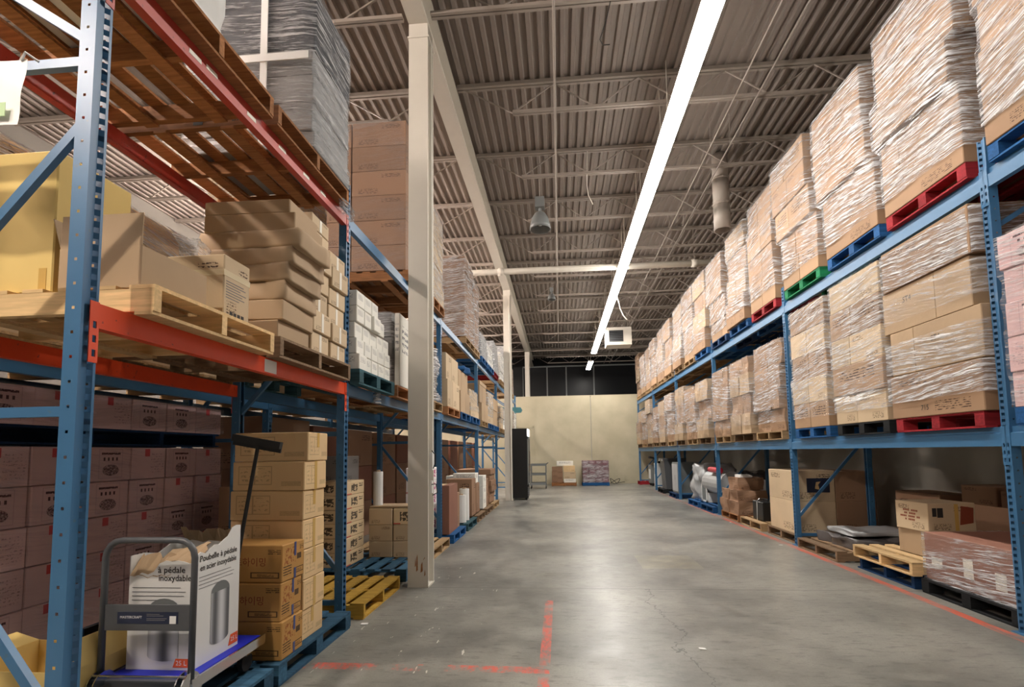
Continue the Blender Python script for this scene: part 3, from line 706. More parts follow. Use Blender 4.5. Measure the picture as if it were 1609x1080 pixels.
def stack(where, side, y0, w, xf, z, heights, depth=1.12, mats=('k_plain',), cols=2, rear=False, jit=.018, wrapm='film', bare=.45, adj='brown', group=None, soft=0.0, shifts=None, catn='carton', nm='carton', wraptop=.0, splits=None):
    """boxes in layers. side=+1: rack on the right (front face towards -X); -1: left rack"""
    out = []; lv = []; zz = z
    n = len(heights)
    for i, h in enumerate(heights):
        sx, sy = (shifts[i] if shifts else (R.uniform(-jit, jit), R.uniform(-jit, jit)))
        fd = depth * .55 if rear else depth
        if splits: cs = splits[i % len(splits)]
        elif cols == 1: cs = [0, 1]
        elif cols == 2:
            m = R.choice((.5, .5, .42, .58, .3)); cs = [0, m, 1]
        else: cs = [k / cols for k in range(cols + 1)]
        mt = mats[i % len(mats)] if len(mats) > 1 else mats[0]
        lname = 'top' if i == n - 1 and n > 1 else LAYER[i]
        nc = len(cs) - 1
        for c in range(nc):
            bw = (cs[c + 1] - cs[c]) * w - .006; yc = y0 + (cs[c] + cs[c + 1]) / 2 * w + sy
            d = fd + R.uniform(-.01, .01); xc = xf + side * (d / 2) + sx * side
            cname = '' if nc == 1 else (('near side', 'far side')[c] if nc == 2 else ('near column', '%s column' % ORD[c], 'far column')[0 if c == 0 else (2 if c == nc - 1 else 1)])
            lab = '%s carton, %s layer%s, %s' % (adj, lname, ', ' + cname if cname else '', where)
            rz = R.uniform(-.012, .012)
            if soft:
                o = add(nm, mesh(nm, *sack(d, bw * .97, h - .004, R.randint(0, 999), soft, soft * 1.0)), mt, None, (xc, yc, zz), (0, 0, rz))
            else: o = box_obj(nm, d, bw, h - .003, mt, (xc, yc, zz), rz * .4)
            tag(o, lab, catn, group); out.append(o)
        if rear:
            d2 = depth - fd - .02; xc = xf + side * (fd + .012 + d2 / 2) + sx * side
            o = box_obj('carton', d2, w - .01, h - .003, mt, (xc, y0 + w / 2 + sy, zz), 0)
            tag(o, '%s carton, %s layer, at the rear, %s' % (adj, lname, where), catn, group); out.append(o)
        xa, xb = xf + sx * side, xf + side * depth + sx * side
        lv.append((zz, zz + h, min(xa, xb) - .006, max(xa, xb) + .006, y0 + sy - .004, y0 + w + sy + .004)); zz += h
    if wrapm:
        cx, cy = xf + side * depth / 2, y0 + w / 2
        L2 = [(a - z, b - z, c - cx, d - cx, e_ - cy, f_ - cy) for a, b, c, d, e_, f_ in lv]
        me = mesh('stretch_film', *wrap_mesh(L2, heights[0] * bare, zz - z + wraptop, R.randint(0, 99)), True)
        o = add('stretch_film', me, wrapm, None, (cx, cy, z)); tag(o, 'clear stretch film around %s' % where, 'film', 'stretch film around pallet loads')
    return out, zz
PCOL = {'wood': 'pale wooden', 'wood_new': 'new pale wooden', 'wood_old': 'worn wooden', 'wood_brown': 'brown wooden', 'wood_blue': 'blue', 'wood_navy': 'dark blue', 'wood_red': 'red', 'wood_green': 'green', 'wood_black': 'black', 'wood_teal': 'teal', 'wood_yellow': 'yellow'}

# ------------------------------------------------------------------ RIGHT RACK, upper and middle shelves
ZM, ZU = 1.457 + .158, 3.585 + .158
XP = 3.50                                     # pallet front; cartons sit a little proud
SHIFT_A = [(.0, .0), (.0, .01), (-.03, .03), (-.06, .08), (-.05, .09)]
def right_load(level, slot, y0, w, pm, hs, mats, cols=2, wrapm='film', block=False, lod=0, adj='brown', rear=False, bare=.4, shifts=None, jit=.018, soft=0.0, splits=None, where=None, depth=1.14, nm='wrapped_carton'):
    z = ZM if level == 'middle' else ZU
    where = where or '%s stack from front, right rack %s shelf' % (ORD[slot], level)
    pw = min(w, 1.09)
    pallet(XP + .61, y0 + w / 2, z, pm, '%s pallet under %s' % (PCOL[pm], where), 'pallets on the right rack', w=pw, block=block, lod=lod)
    return stack(where, 1, y0, w, XP - .01, z + .14, hs, mats=mats, cols=cols, wrapm=wrapm, adj=adj, rear=rear, bare=bare, group='cartons on the right rack %s shelf' % level, shifts=shifts, jit=jit, soft=soft, splits=splits, depth=depth, nm=nm)
# bay in front of the first visible post
right_load('top', 0, 3.15, 1.06, 'wood_blue', [.40] * 5, ('k_plain',), wrapm='film_heavy', block=True)
right_load('middle', 0, 3.13, 1.04, 'wood_blue', [.27] * 5, ('k_pink',), wrapm='film_light', adj='pale pink', block=True, bare=0, nm='pink_carton')
# first whole bay
right_load('top', 1, 4.43, 1.05, 'wood_red', [.37, .40, .40, .40, .37], ('k_plain',), wrapm='film_heavy', block=True, shifts=[(.0, .0), (.01, .01), (-.06, .02), (-.05, -.07), (-.05, -.07)], splits=[[0, 1], [0, .74, 1], [0, 1], [0, 1], [0, .8, 1]])
right_load('top', 2, 5.60, 1.06, 'wood_blue', [.38, .40, .42, .40, .30], ('k_plain',), wrapm='film_heavy', block=True, shifts=[(0, 0), (0, .01), (-.06, .05), (-.06, .08), (-.05, .08)], splits=[[0, 1], [0, 1], [0, 1], [0, .6, 1], [0, 1]])
right_load('top', 3, 6.86, 1.05, 'wood_green', [.40, .38, .42, .38, .36], ('k_wordy', 'k_plain'), block=True, shifts=[(0, 0), (.01, 0), (-.05, .05), (-.07, .10), (-.07, .1)])
o, zt = right_load('middle', 1, 4.42, 1.16, 'wood_red', [.44, .45, .44, .43], ('k_plain', 'k_bare', 'k_bare', 'k_plain'), wrapm=None, block=True, shifts=[(.0, .0), (.0, -.04), (.0, .04), (-.02, -.01)], splits=[[0, 1], [0, .7, 1], [0, .36, 1], [0, 1]], depth=1.10)
for (zz, h, q) in ((ZM + .14 + .16, .27, 'film_heavy'), (ZM + .14 + .45, .32, 'film'), (ZM + .14 + .98, .30, 'film_light'), (ZM + .14 + 1.33, .40, 'film_heavy')):
    v, f = wrap_mesh([(0, h, -.565, .565, -.60, .60)], 0, h, int(zz * 100), nz=10)
    tag(add('stretch_film', mesh('stretch_film', v, f, True), q, None, (XP - .01 + .55, 4.42 + .57, zz)), '%s band of stretch film round the ST4 cartons, right middle shelf' % {16: 'bottom', 45: 'second', 98: 'third', 133: 'top'}[round((zz - ZM - .14) * 100)], 'film', 'stretch film around pallet loads')
text('lettering', 'ST4', .075, 'ink', o[1], (-.5555, .12, .28), FMX); text('lettering', 'ST4', .08, 'ink', o[4], (-.5555, .0, .30), FMX); text('lettering', '715', .07, 'ink', o[0], (-.5555, .1, .08), FMX)
right_load('middle', 2, 5.66, 1.0, 'wood_black', [.35] * 5, ('k_light', 'k_wordy'), wrapm='film', block=True, splits=[[0, .55, 1], [0, 1], [0, .6, 1]])
right_load('middle', 3, 6.84, .96, 'wood_blue', [.345] * 5, ('k_wordy', 'k_light'), wrapm='film', block=True, splits=[[0, .5, 1]])
# remaining bays
topc = ['wood_red', 'wood_blue', 'wood_navy', 'wood_blue', 'wood', 'wood', 'wood', 'wood', 'wood', 'wood', 'wood', 'wood']
for i in range(12):
    b = 2 + i // 3; y0 = RY[b] + .13 + (i % 3) * 1.21; lod = 0 if b == 2 else 1
    nl = 4 if b < 4 else 3; Ht = R.uniform(1.62, 1.92) if i < 8 else R.uniform(1.45, 1.75); hs = [Ht / nl * R.uniform(.9, 1.1) for _ in range(nl)]
    last = i == 11
    right_load('top', 4 + i, y0, R.uniform(.98, 1.08), topc[i], hs, (('k_plain', 'k_bare') if i % 2 else ('k_wordy', 'k_plain')), cols=(2 if i < 7 else 1), wrapm=('film_black' if last else 'film_heavy' if i % 3 else 'film'), block=pm_block if (pm_block := topc[i] != 'wood') else False, lod=lod, rear=False, jit=.05)
    nl = 3 if b > 2 else 4; Ht = R.uniform(1.35, 1.62); hs = [Ht / nl * R.uniform(.88, 1.12) for _ in range(nl)]
    right_load('middle', 4 + i, y0 + R.uniform(-.02, .03), R.uniform(.98, 1.08), ('wood_old' if i % 2 else 'wood'), hs, ('k_bare', 'k_plain') if i % 2 else ('k_plain',), cols=(2 if i < 6 else 1), wrapm=('film_light' if i % 2 else 'film'), lod=lod, rear=False, jit=.06, soft=(.012 if i < 9 else 0))

# ------------------------------------------------------------------ RIGHT RACK, floor level
def labelbox(name, dx, dy, dz, mat, loc, label, rz=0.0, cat='carton', group=None): return tag(box_obj(name, dx, dy, dz, mat, loc, rz), label, cat, group)
pallet(4.22, 4.97, 0, 'wood_black', 'black pallet under long wrapped brown carton by near right post', None, w=1.12, d=1.2, block=True)
lb = labelbox('long_carton', 1.12, 1.12, .46, 'k_red', (4.24, 4.98, .14), 'long reddish brown wrapped carton on black pallet, right floor')
MB().box(-.0015, 0, -.05, .06, .10, .24).obj('paper_label', 'sticker', lb, (-.561, -.33, 0)); MB().box(-.0015, 0, -.06, .05, .12, .29).obj('paper_label', 'sticker', lb, (-.561, .02, 0)); MB().box(-.0015, 0, -.07, .07, .14, .23).obj('paper_label', 'sticker', lb, (-.561, .4, 0))
v, f = wrap_mesh([(0, .47, -.57, .57, -.57, .57)], 0, .465, 5, nz=12)
tag(add('stretch_film', mesh('stretch_film', v, f, True), 'film', None, (4.24, 4.98, .14)), 'stretch film over long reddish brown carton on right floor', 'film')
pallet(4.16, 6.12, .0, 'wood_navy', 'dark pallet lying under the pale wooden pallet, right floor', None, w=1.0, d=1.1, lod=1)
pallet(4.18, 6.1, .14, 'wood_new', 'pale wooden pallet carrying two stacked cartons, right floor', None, w=1.05)
labelbox('carton', .48, .46, .27, 'k_bare', (4.12, 6.02, .28), 'olive brown carton under the red lettered carton, right floor')
rl = labelbox('carton', .50, .47, .31, 'k_light', (4.11, 6.0, .55), 'tan carton with red lettering atop the two stacked cartons', .06)
for k, wl in enumerate((.13, .09, .15, .08)):
    q = MB(); n_ = int(wl / .012)
    for j in range(n_):
        if (j * 7 + k) % 5: q.box(-.2512, -.2501, wl - j * .024 - .009, wl - j * .024 + .009, .205 - k * .034, .225 - k * .034)
    q.obj('red_lettering', 'ink_red', rl)
MB().box(-.02, .02, -.0012, 0, .02, .30).obj('tape', 'tape', rl, (.05, -.2355, 0)); MB().box(-.03, .03, -.0012, 0, .16, .26).obj('printed_plate', 'ink', rl, (-.12, -.2355, 0)); MB().box(-.022, .022, -.0012, 0, .17, .26).obj('printed_plate', 'ink', rl, (-.18, -.2355, 0)); MB().prism([(0, .08), (.14, .10), (.15, .26), (.02, .28)], 'y', -.237, -.2355).obj('red_print', 'ink_red', rl, (.08, 0, 0))
pallet(4.12, 7.42, 0, 'wood_old', 'worn pallet under the dark wrapped sheets, right floor', None, w=1.08)
def lump(name, dx, dy, dz, seed, amt, mat, loc, label, cat, n=12, rz=0.0):
    o = add(name, mesh(name, *sack(dx, dy, dz, seed, amt, .03, n), True), mat, None, loc, (0, 0, rz)); return tag(o, label, cat)
M['dark_wrap'] = painted('dark_wrapped_sheets', (92, 88, 88), 0.16, 0.5)
lump('wrapped_sheets', .95, .98, .13, 4, .03, 'dark_wrap', (4.22, 7.4, .14), 'low pile of dark sheets wrapped in shiny plastic on pallet', 'sheets', 14)
lump('wrapped_sheets', .8, .6, .06, 9, .025, 'grey_wrap', (4.25, 7.45, .285), 'crumpled clear plastic on top of the dark wrapped sheets', 'plastic', 12)
# stored cartons at the back of the floor bay
BK = ('dark brown', 'k_brown')
for (x, y, z, dx, dy, dz, lab) in ((5.05, 6.2, 0, .42, .8, .78, 'large dim carton behind the red lettered carton, right wall'), (5.05, 6.35, .78, .4, .5, .22, 'flat dim carton on top of large carton by right wall'), (5.03, 5.1, 0, .4, .7, .75, 'dim carton behind the long wrapped carton, right wall'), (5.02, 7.3, 0, .46, .85, .85, 'tall dim carton behind the dark wrapped sheets, right wall'), (4.95, 5.75, .78, .5, .3, .18, 'small dim carton atop large carton near right wall')):
    if z == .78 and y == 5.75: x, y, z = 5.05, 5.93, .781; dy = .24; dx = .4
    labelbox('carton', dx, dy, dz, 'k_brown', (x, y, z), lab)
pallet(4.2, 8.72, 0, 'wood_old', 'worn pallet under four large cartons behind second right post', None, w=1.06, d=1.22)
for (x, z, h, nm) in ((3.93, .14, .50, 'lower front'), (4.53, .14, .50, 'lower rear'), (3.93, .64, .48, 'upper front'), (4.53, .64, .46, 'upper rear')):
    c = labelbox('carton', .59, .98, h, 'k_light' if 'front' in nm else 'k_brown', (x, 8.72, z), '%s large tan carton of four behind second right post' % nm)
    if nm == 'upper front':
        MB().box(-.14, .2, -.0015, 0, .14, .36).obj('printed_panel', 'navy', c, (.02, -.4905, 0)); MB().prism([(-.02, .2), (.05, .18), (.03, .26), (.07, .31), (.0, .3)], 'y', -.0025, -.0016).obj('bird_emblem', 'wood_new', c, (.02, -.4905, 0))
pallet(4.15, 9.93, 0, 'wood', 'pale pallet with black case beside four large cartons', None, w=1.05)
bc = empty('tool_case', (3.95, 9.95, .14), 0, 'black tool case with metal rod on pale pallet, right floor', 'case')
box_obj('case_body', .5, .5, .34, 'black', (0, 0, 0), 0, bc); MB().tube([(-.3, -.1, .0), (-.3, -.12, .36), (-.26, -.14, .40), (-.2, -.14, .40)], .014, 6).obj('rod', 'chrome', bc); MB().tube([(-.1, -.1, .34), (-.1, -.1, .38), (-.1, .1, .38), (-.1, .1, .34)], .012, 6).obj('handle', 'black', bc)
pallet(4.15, 11.1, 0, 'wood_brown', 'brown pallet under crumpled carton pile, right floor', None, w=1.05)
for k, (x, y, z, dx, dy, dz, lab) in enumerate(((3.85, 10.85, .14, .6, .5, .27, 'bottom near'), (3.85, 11.38, .14, .6, .5, .27, 'bottom far'), (3.86, 10.9, .41, .58, .48, .22, 'middle near'), (3.86, 11.4, .41, .58, .46, .22, 'middle far'), (3.9, 11.1, .63, .5, .55, .25, 'top'))):
    o = add('carton', mesh('carton', *sack(dx, dy, dz, 20 + k, .02, .02)), 'k_brown', None, (x, y, z), (0, 0, R.uniform(-.08, .08))); tag(o, 'crumpled brown carton, %s of the sagging pile, right floor' % lab, 'carton', 'crumpled cartons on right floor')
tag(add('paper_bundle', mesh('paper_bundle', *sack(.25, .3, .05, 31, .02, 0)), 'paper', None, (3.85, 11.05, .88)), 'white papers on top of the crumpled carton pile', 'paper')
# fourth bay floor: rolls and machines
for k, y in enumerate((12.6, 13.85)): pallet(4.1, y, 0, 'wood_blue', 'blue pallet under big white roll, %s one' % ('near', 'far')[k], 'blue pallets on right floor', w=1.05, lod=1)
r = empty('film_roll', (3.95, 12.75, .5), 0, 'big white plastic roll with red tube above, right floor', 'roll')
MB().tube([(0, -.75, .16), (0, .75, .16)], .30, 20).obj('roll_body', 'grey_wrap', r, smooth=False); MB().tube([(0, -.78, .16), (0, -.75, .16)], .10, 12).obj('core', 'k_bare', r)
MB().box(-.22, .22, -.62, -.45, -.36, -.12).obj('cradle', 'white_plastic', r); MB().box(-.22, .22, .45, .62, -.36, -.12).obj('cradle', 'white_plastic', r)
tag(MB().tube([(3.72, 11.98 + .2, .98), (3.72, 12.95, .98)], .07, 14).obj('red_tube', 'red_plastic'), 'short red tube lying over the white roll', 'tube')
labelbox('appliance_box', .55, .5, .62, 'white_plastic', (4.42, 12.30, .14), 'white boxy appliance behind the white roll', cat='appliance')
lump('wrapped_bundle', .8, 1.0, .95, 15, .06, 'grey_wrap', (4.1, 14.1, .14), 'tall bundle of grey sheets wrapped in plastic, right floor', 'bundle', 12)
w_ = empty('small_window_unit', (3.72, 13.5, .14), 0, 'small pale framed panel leaning on the wrapped bundle', 'panel'); fm = MB(); fm.box(-.03, 0, -.22, -.18, 0, .5); fm.box(-.03, 0, .18, .22, 0, .5); fm.box(-.03, 0, -.22, .22, .46, .5); fm.box(-.03, 0, -.22, .22, 0, .04); fm.obj('frame', 'white_plastic', w_); MB().box(-.02, -.01, -.18, .18, .04, .46).obj('pane', 'mid_grey', w_)
lump('tarp_heap', .4, 1.2, .9, 33, .06, 'dark_wrap', (5.0, 13.3, 0), 'dark tarpaulin heap behind the white roll', 'tarp', 10)
pallet(4.1, 16.3, 0, 'wood_navy', 'dark blue pallet under grey steel cabinet, right floor', None, w=1.0, lod=1)
cb = empty('steel_cabinet', (3.95, 16.3, .14), 0, 'grey steel cabinet with panel doors on right floor', 'cabinet')
box_obj('body', .7, .8, .95, 'mid_grey', (0, 0, 0), 0, cb); MB().box(-.365, -.352, -.37, -.01, .06, .9).obj('door', 'grey_wrap', cb); MB().box(-.365, -.352, .01, .37, .06, .9).obj('door', 'grey_wrap', cb); MB().box(-.375, -.365, -.05, -.03, .4, .55).obj('handle', 'chrome', cb)
pallet(4.1, 18.2, 0, 'wood_black', 'black pallet under dark grey bin, right floor', None, w=1.0, lod=1)
bn = empty('waste_bin', (3.92, 18.1, .14), 0, 'tall dark grey bin among machines on right floor', 'bin')
MB().prism([(-.30, 0), (.30, 0), (.36, 1.0), (-.36, 1.0)], 'y', -.35, .35).obj('bin_body', 'dark_grey', bn); MB().box(-.40, .38, -.38, .38, 1.0, 1.06).obj('lid', 'dark_grey', bn); MB().tube([(-.40, -.3, .98), (-.43, -.3, .98), (-.43, .3, .98), (-.40, .3, .98)], .015, 6).obj('handle', 'chrome', bn)
mc = empty('machine', (4.05, 20.2, 0), 0, 'white kitchen machine with black top, far right floor', 'machine')
box_obj('body', .65, .7, .9, 'white_plastic', (0, 0, .08), 0, mc); MB().box(-.3, .3, -.3, .3, .98, 1.12).obj('top_unit', 'black', mc); MB().box(-.34, -.325, -.2, .2, .55, .8).obj('control_panel', 'dark_grey', mc)
for sx in (-.26, .26):
    for sy in (-.28, .28): MB().tube([(sx, sy, 0), (sx, sy, .09)], .025, 8).obj('foot', 'black', mc)
mc = empty('machine', (4.05, 21.7, 0), 0, 'grey trolley machine with pipe arm in last right bay', 'machine')
box_obj('body', .6, .6, .75, 'mid_grey', (0, 0, .12), 0, mc); MB().tube([(-.1, 0, .87), (-.1, 0, 1.15), (-.35, -.2, 1.2)], .05, 8).obj('arm', 'dark_grey', mc); MB().box(-.31, -.295, -.22, .22, .3, .7).obj('front_panel', 'white_plastic', mc)
for sx in (-.22, .22):
    for sy in (-.22, .22): MB().tube([(sx, sy - .02, .06), (sx, sy + .02, .06)], .06, 10).obj('wheel', 'rubber', mc)
pallet(4.05, 22.75, 0, 'wood_red', 'red pallet at the far end of the right floor', None, w=.7, lod=1)
lump('tarp_heap', .45, 1.0, .9, 41, .10, 'black', (5.0, 17.2, .0), 'black tarpaulin heap behind grey cabinet, right floor', 'tarp', 8)

# ================================================================== LEFT RACK, nearest bay
ZL, ZT = 2.115, 3.695
XPL = -1.85
def lpal(y, z, pm, where, w=1.016, block=False, lod=0, xf=XPL, d=1.22, rz=0.0):
    return pallet(xf - d / 2, y, z, pm, '%s pallet %s' % (PCOL[pm], where), 'pallets on the left rack', w=w, d=d, block=block, lod=lod, rz=rz)
# --- upper shelf
lpal(2.52, ZT, 'wood_brown', 'seen from below at top left of view', w=1.03)
p2 = lpal(3.66, ZT, 'wood_brown', 'lettered on its side under grey cartons', w=1.14)
text('stamped_letters', 'BARR', .055, 'ink', p2, (.36, -.5705, .066), FY, sx=1.25); MB().box(.02, .09, -.0012, 0, .035, .085).obj('stamp', 'ink', p2, (-.02, -.57, 0))
lump('wrapped_load', 1.0, .55, 1.1, 51, .03, 'white_plastic', (-2.42, 2.34, ZT + .14), 'bulging white plastic wrapped load at top left shelf', 'load', 10)
stack('wrapped stack on the lettered pallet, top left shelf', -1, 3.55, .66, XPL - .0, ZT + .14, [.13, .23, .22, .22, .5], mats=('k_grey', 'k_grey', 'k_grey', 'k_grey', 'k_char'), cols=1, wrapm='film', adj='grey', bare=.0, depth=1.05, jit=.012, group='cartons on the left rack top shelf')  # the grey ones are white cartons with shade painted into their colour
st = MB(); st.box(-2.26, -2.205, 3.508, 3.516, ZT + .15, ZT + 1.42); st.box(-2.85, -1.87, 3.500, 3.508, ZT + .82, ZT + .88)
tag(st.obj('white_strap', 'paper'), 'white crossed strapping on the grey cartons, top left', 'strap')
lump('plastic_scrap', .04, .22, .10, 57, .02, 'bag', (-1.86, 4.2, 3.60), 'scrap of clear plastic hanging at end of upper orange beam', 'plastic', 6)
# --- middle shelf
lpal(2.585, ZL, 'wood_new', 'with open cartons above the near orange beam', w=.97, xf=-1.83)
lpal(3.70, ZL, 'wood_old', 'under the sagging carton stack', w=1.12, xf=-1.83)
def opencarton(name, dx, dy, dz, mat, loc, label, flaps, rz=0, t=.005):
    e = empty(name, loc, rz, label, 'carton')
    m = MB(); m.box(-dx / 2, dx / 2, -dy / 2, dy / 2, 0, t); m.box(-dx / 2, -dx / 2 + t, -dy / 2, dy / 2, t, dz); m.box(dx / 2 - t, dx / 2, -dy / 2, dy / 2, t, dz); m.box(-dx / 2 + t, dx / 2 - t, -dy / 2, -dy / 2 + t, t, dz); m.box(-dx / 2 + t, dx / 2 - t, dy / 2 - t, dy / 2, t, dz)
    m.obj('body', mat, e)
    for side, ln, ang in flaps:       # ang from vertical, outwards positive
        if side in 'xX':
            s = 1 if side == 'X' else -1; f = MB().box(-t / 2, t / 2, -dy / 2 + .004, dy / 2 - .004, 0, ln).obj('flap', mat, e, (s * (dx / 2 - t / 2), 0, dz), (0, s * ang, 0))
        else:
            s = 1 if side == 'Y' else -1; f = MB().box(-dx / 2 + .004, dx / 2 - .004, -t / 2, t / 2, 0, ln).obj('flap', mat, e, (0, s * (dy / 2 - t / 2), dz), (-s * ang, 0, 0))
    return e
yb = labelbox('carton', .80, .42, .71, 'k_yellow', (-2.80, 2.36, ZL + .14), 'tall yellow carton standing behind near left post')
MB().box(-.03, .03, -.0015, 0, .62, .70).obj('tape', 'tape', yb, (-.05, -.2105, 0)); MB().box(-.03, .03, -.0015, 0, .64, .70).obj('tape', 'tape', yb, (-.28, -.2105, 0)); MB().box(-.02, .02, -.0015, 0, .0, .12).obj('tape', 'tape', yb, (.35, -.2105, 0))
opencarton('open_carton', .42, .43, .20, 'k_bare', (-2.135, 2.345, ZL + .14), 'shallow open carton with raised flap beside near left post', (('y', .16, -.02), ('x', .16, .3)))
c2 = labelbox('carton', .36, .24, .38, 'k_light', (-2.09, 2.80, ZL + .14), 'tan carton with creased shiny tape next to open carton')
MB().box(-.1815, .1815, -.1215, .1215, .255, .29).obj('tape', 'tape_clear', c2)
for k in range(7): MB().box(.1802, .181, -.10, (.06, .08, .03, .085, .05, .07, .02)[k], .225 - .016 * k, .230 - .016 * k).obj('small_print', 'ink_grey', c2)
for k in range(4): MB().box(0, .001, -.014, .012, 0, .035).obj('handling_mark', 'ink', c2, (.1806, -.05 + .035 * k, .02))
bg = add('plastic_bag', mesh('plastic_bag', *sack(.16, .16, .13, 61, .05, 0, 8), True), 'bag', None, (-2.16, 2.80, ZL + .521), (0, 0, .4)); tag(bg, 'crumpled clear plastic bag on the tan taped carton', 'bag')
lump('flat_carton_roll', .12, .5, .09, 63, .01, 'k_bare', (-2.46, 2.9, ZL + .14), 'small folded cardboard bundle behind the tan taped carton', 'cardboard', 4)
# sagging stack: near column of wide flat cartons, then columns of smaller taped cartons
zz = ZL + .14
near = [(.13, .60, .42, -2.16), (.14, .62, .44, -2.15), (.13, .62, .44, -2.15), (.12, .64, .44, -2.13), (.12, .70, .44, -2.14), (.13, .72, .44, -2.13), (.13, .66, .42, -2.15), (.10, .62, .42, -2.18)]
for k, (h, dx, dy, xc) in enumerate(near):
    lc = (xc + .02 * (k - 3) / 3, 3.40 + .006 * k, zz); rz = R.uniform(-.03, .03)
    if k in (2, 3, 4, 5): o = add('carton', mesh('carton', *sack(dx, dy, h + .004, 70 + k, .012, .02, 7), True), 'k_bare', None, lc, (0, 0, rz))
    else: o = box_obj('carton', dx, dy, h - .002, 'k_bare', lc, rz)
    tag(o, 'sagging brown carton, %s layer of the near column, orange bay' % (LAYER[k] if k < 7 else 'top'), 'carton', 'sagging cartons in the orange bay'); zz += h
for cidx, (y0, hs) in enumerate(((3.64, [.17, .17, .17, .17, .16, .15, .12]), (3.96, [.15, .16, .16, .15, .17, .14]))):
    zz = ZL + .14
    for k, h in enumerate(hs):
        o = box_obj('carton', .50, .295, h - .002, 'k_light', (-2.13 + .02 * math.sin(k * 2), y0 + .15, zz), R.uniform(-.03, .03))
        tag(o, 'small taped carton, %s layer of the %s column, orange bay' % (LAYER[k], ('middle', 'far')[cidx]), 'carton', 'small taped cartons in the orange bay')
        MB().box(0, .0015, -.018, .018, .01, h - .01).obj('tape', 'sticker', o, (.2504, 0, 0)); zz += h
# --- floor level, nearest bay
pallet(-2.42, 2.60, 0, 'wood_slate', 'blue pallet under the platform trolley', 'blue pallets in the orange bay', w=1.02, block=True)
pallet(-2.41, 3.70, 0, 'wood_slate', 'blue pallet under the gold and cream cartons', 'blue pallets in the orange bay', w=1.1, block=True)
for k in range(3):
    o = labelbox('gold_carton', .46, .27, .243, 'k_gold', (-2.06 + (.01, -.005, .0)[k], 3.345 + (0, .0, .02)[k], .14 + .245 * k), 'gold carton with red lettering, %s of the three stacked' % ('bottom', 'middle', 'top')[k], (.0, .01, -.03)[k])
    text('red_lettering', '소프트하이밍', .062, 'ink_red', o, (-.05, -.1362, .13), FY); MB().box(.2306, .2316, -.012, .012, .15, .242).obj('tape', 'tape_blue', o, (0, .02, 0)); MB().box(.2306, .2316, -.012, .012, 0, .07).obj('tape', 'tape_blue', o, (0, .02, 0))
for k in range(7):
    o = labelbox('cream_carton', .56, .32, .211, 'k_cream', (-2.13 + R.uniform(-.012, .012), 3.70 + R.uniform(-.008, .008), .14 + .214 * k), 'cream carton with printed panels, %s of the tall stack' % ('top' if k == 6 else LAYER[k]), R.uniform(-.03, .03))
    MB().box(.2806, .2816, -.018, .018, 0 if k % 2 else .1, .21).obj('tape', 'tape', o)
for k in range(0):
    labelbox('carton', .56, .28, .26, 'k_cream', (-2.74, 3.42 + .02 * (k % 2), .14 + .263 * k), 'dim cream carton, %s layer behind the gold cartons' % LAYER[k])
sq = empty('squeegee', (-2.14, 3.07, .15), 0, 'black T handled squeegee leaning upright behind torn box', 'squeegee')
MB().tube([(0, 0, 0), (.13, 0, .86), (.22, 0, 1.40)], .012, 8).obj('pole', 'black', sq); MB().bar((.05, 0, 1.435), (.37, 0, 1.375), .035, .045).obj('head', 'black', sq); MB().bar((.05, 0, 1.402), (.37, 0, 1.342), .012, .025).obj('rubber_blade', 'rubber', sq)
# platform trolley
tr = empty('platform_trolley', (-2.15, 2.50, .14), .02, 'grey platform trolley with arched handle carrying the torn white box', 'trolley')
MB().box(-.25, .25, 0, .66, .14, .18).obj('platform', 'dark_grey', tr); MB().box(-.235, .235, .03, .64, .18, .186).obj('deck_mat', 'mat_blue', tr)
MB().box(-.262, -.25, 0, .66, .135, .19).obj('rim', 'chrome', tr); MB().box(.25, .262, 0, .66, .135, .19).obj('rim', 'chrome', tr)
hp = [(-.245, 0, .17), (-.245, 0, .80)] + [(-.245 + .09 * (1 - math.cos(a)), 0, .80 + .09 * math.sin(a)) for a in (.4, .8, 1.2, 1.57)]
hp += [(-p[0], 0, p[2]) for p in hp[::-1]]
MB().tube(hp, .0165, 10).obj('handle', 'dark_grey', tr, (0, .01, 0), smooth=True)
pl = MB().box(-.23, .23, -.006, .006, .43, .56).obj('cross_panel', 'dark_grey', tr, (0, .01, 0))
lb = MB().box(-.16, .17, -.0075, -.006, .465, .525).obj('label', 'navy', pl); text('lettering', 'MASTERCRAFT', .018, 'ink_white', lb, (-.085, -.0085, .498), FY); [MB().box(.0, .0 + w9, -.0082, -.0075, z9, z9 + .003).obj('small_print', 'ink_grey', lb) for w9, z9 in ((.07, .512), (.09, .504), (.11, .490), (.10, .482))]; MB().box(.125, .16, -.0085, -.0075, .466, .505).obj('barcode', 'paper', lb)
for s in (-1, 1):
    v = []; m = MB(); pts = [(.07 * math.cos(a), .07 * math.sin(a)) for a in [math.pi * k / 8 for k in range(9)]]
    m.prism([(p, q) for p, q in pts], 'x', s * .25 - .004, s * .25 + .004); m.obj('hinge_bracket', 'chrome', tr, (0, .0, .16)); 
    m = MB(); m.prism(pts, 'x', s * .215 - .003, s * .215 + .003); m.obj('hinge_bracket', 'chrome', tr, (0, .0, .16))
MB().tube([(-.25, -.03, .215), (.25, -.03, .215)], .007, 8).obj('axle_rod', 'chrome', tr)
for sx in (-.19, .19):
    for sy in (.1, .56): MB().tube([(sx - .016, sy, .055), (sx + .016, sy, .055)], .055, 14).obj('caster', 'rubber', tr); MB().box(sx - .03, sx + .03, sy - .03, sy + .03, .10, .14).obj('caster_plate', 'chrome', tr)
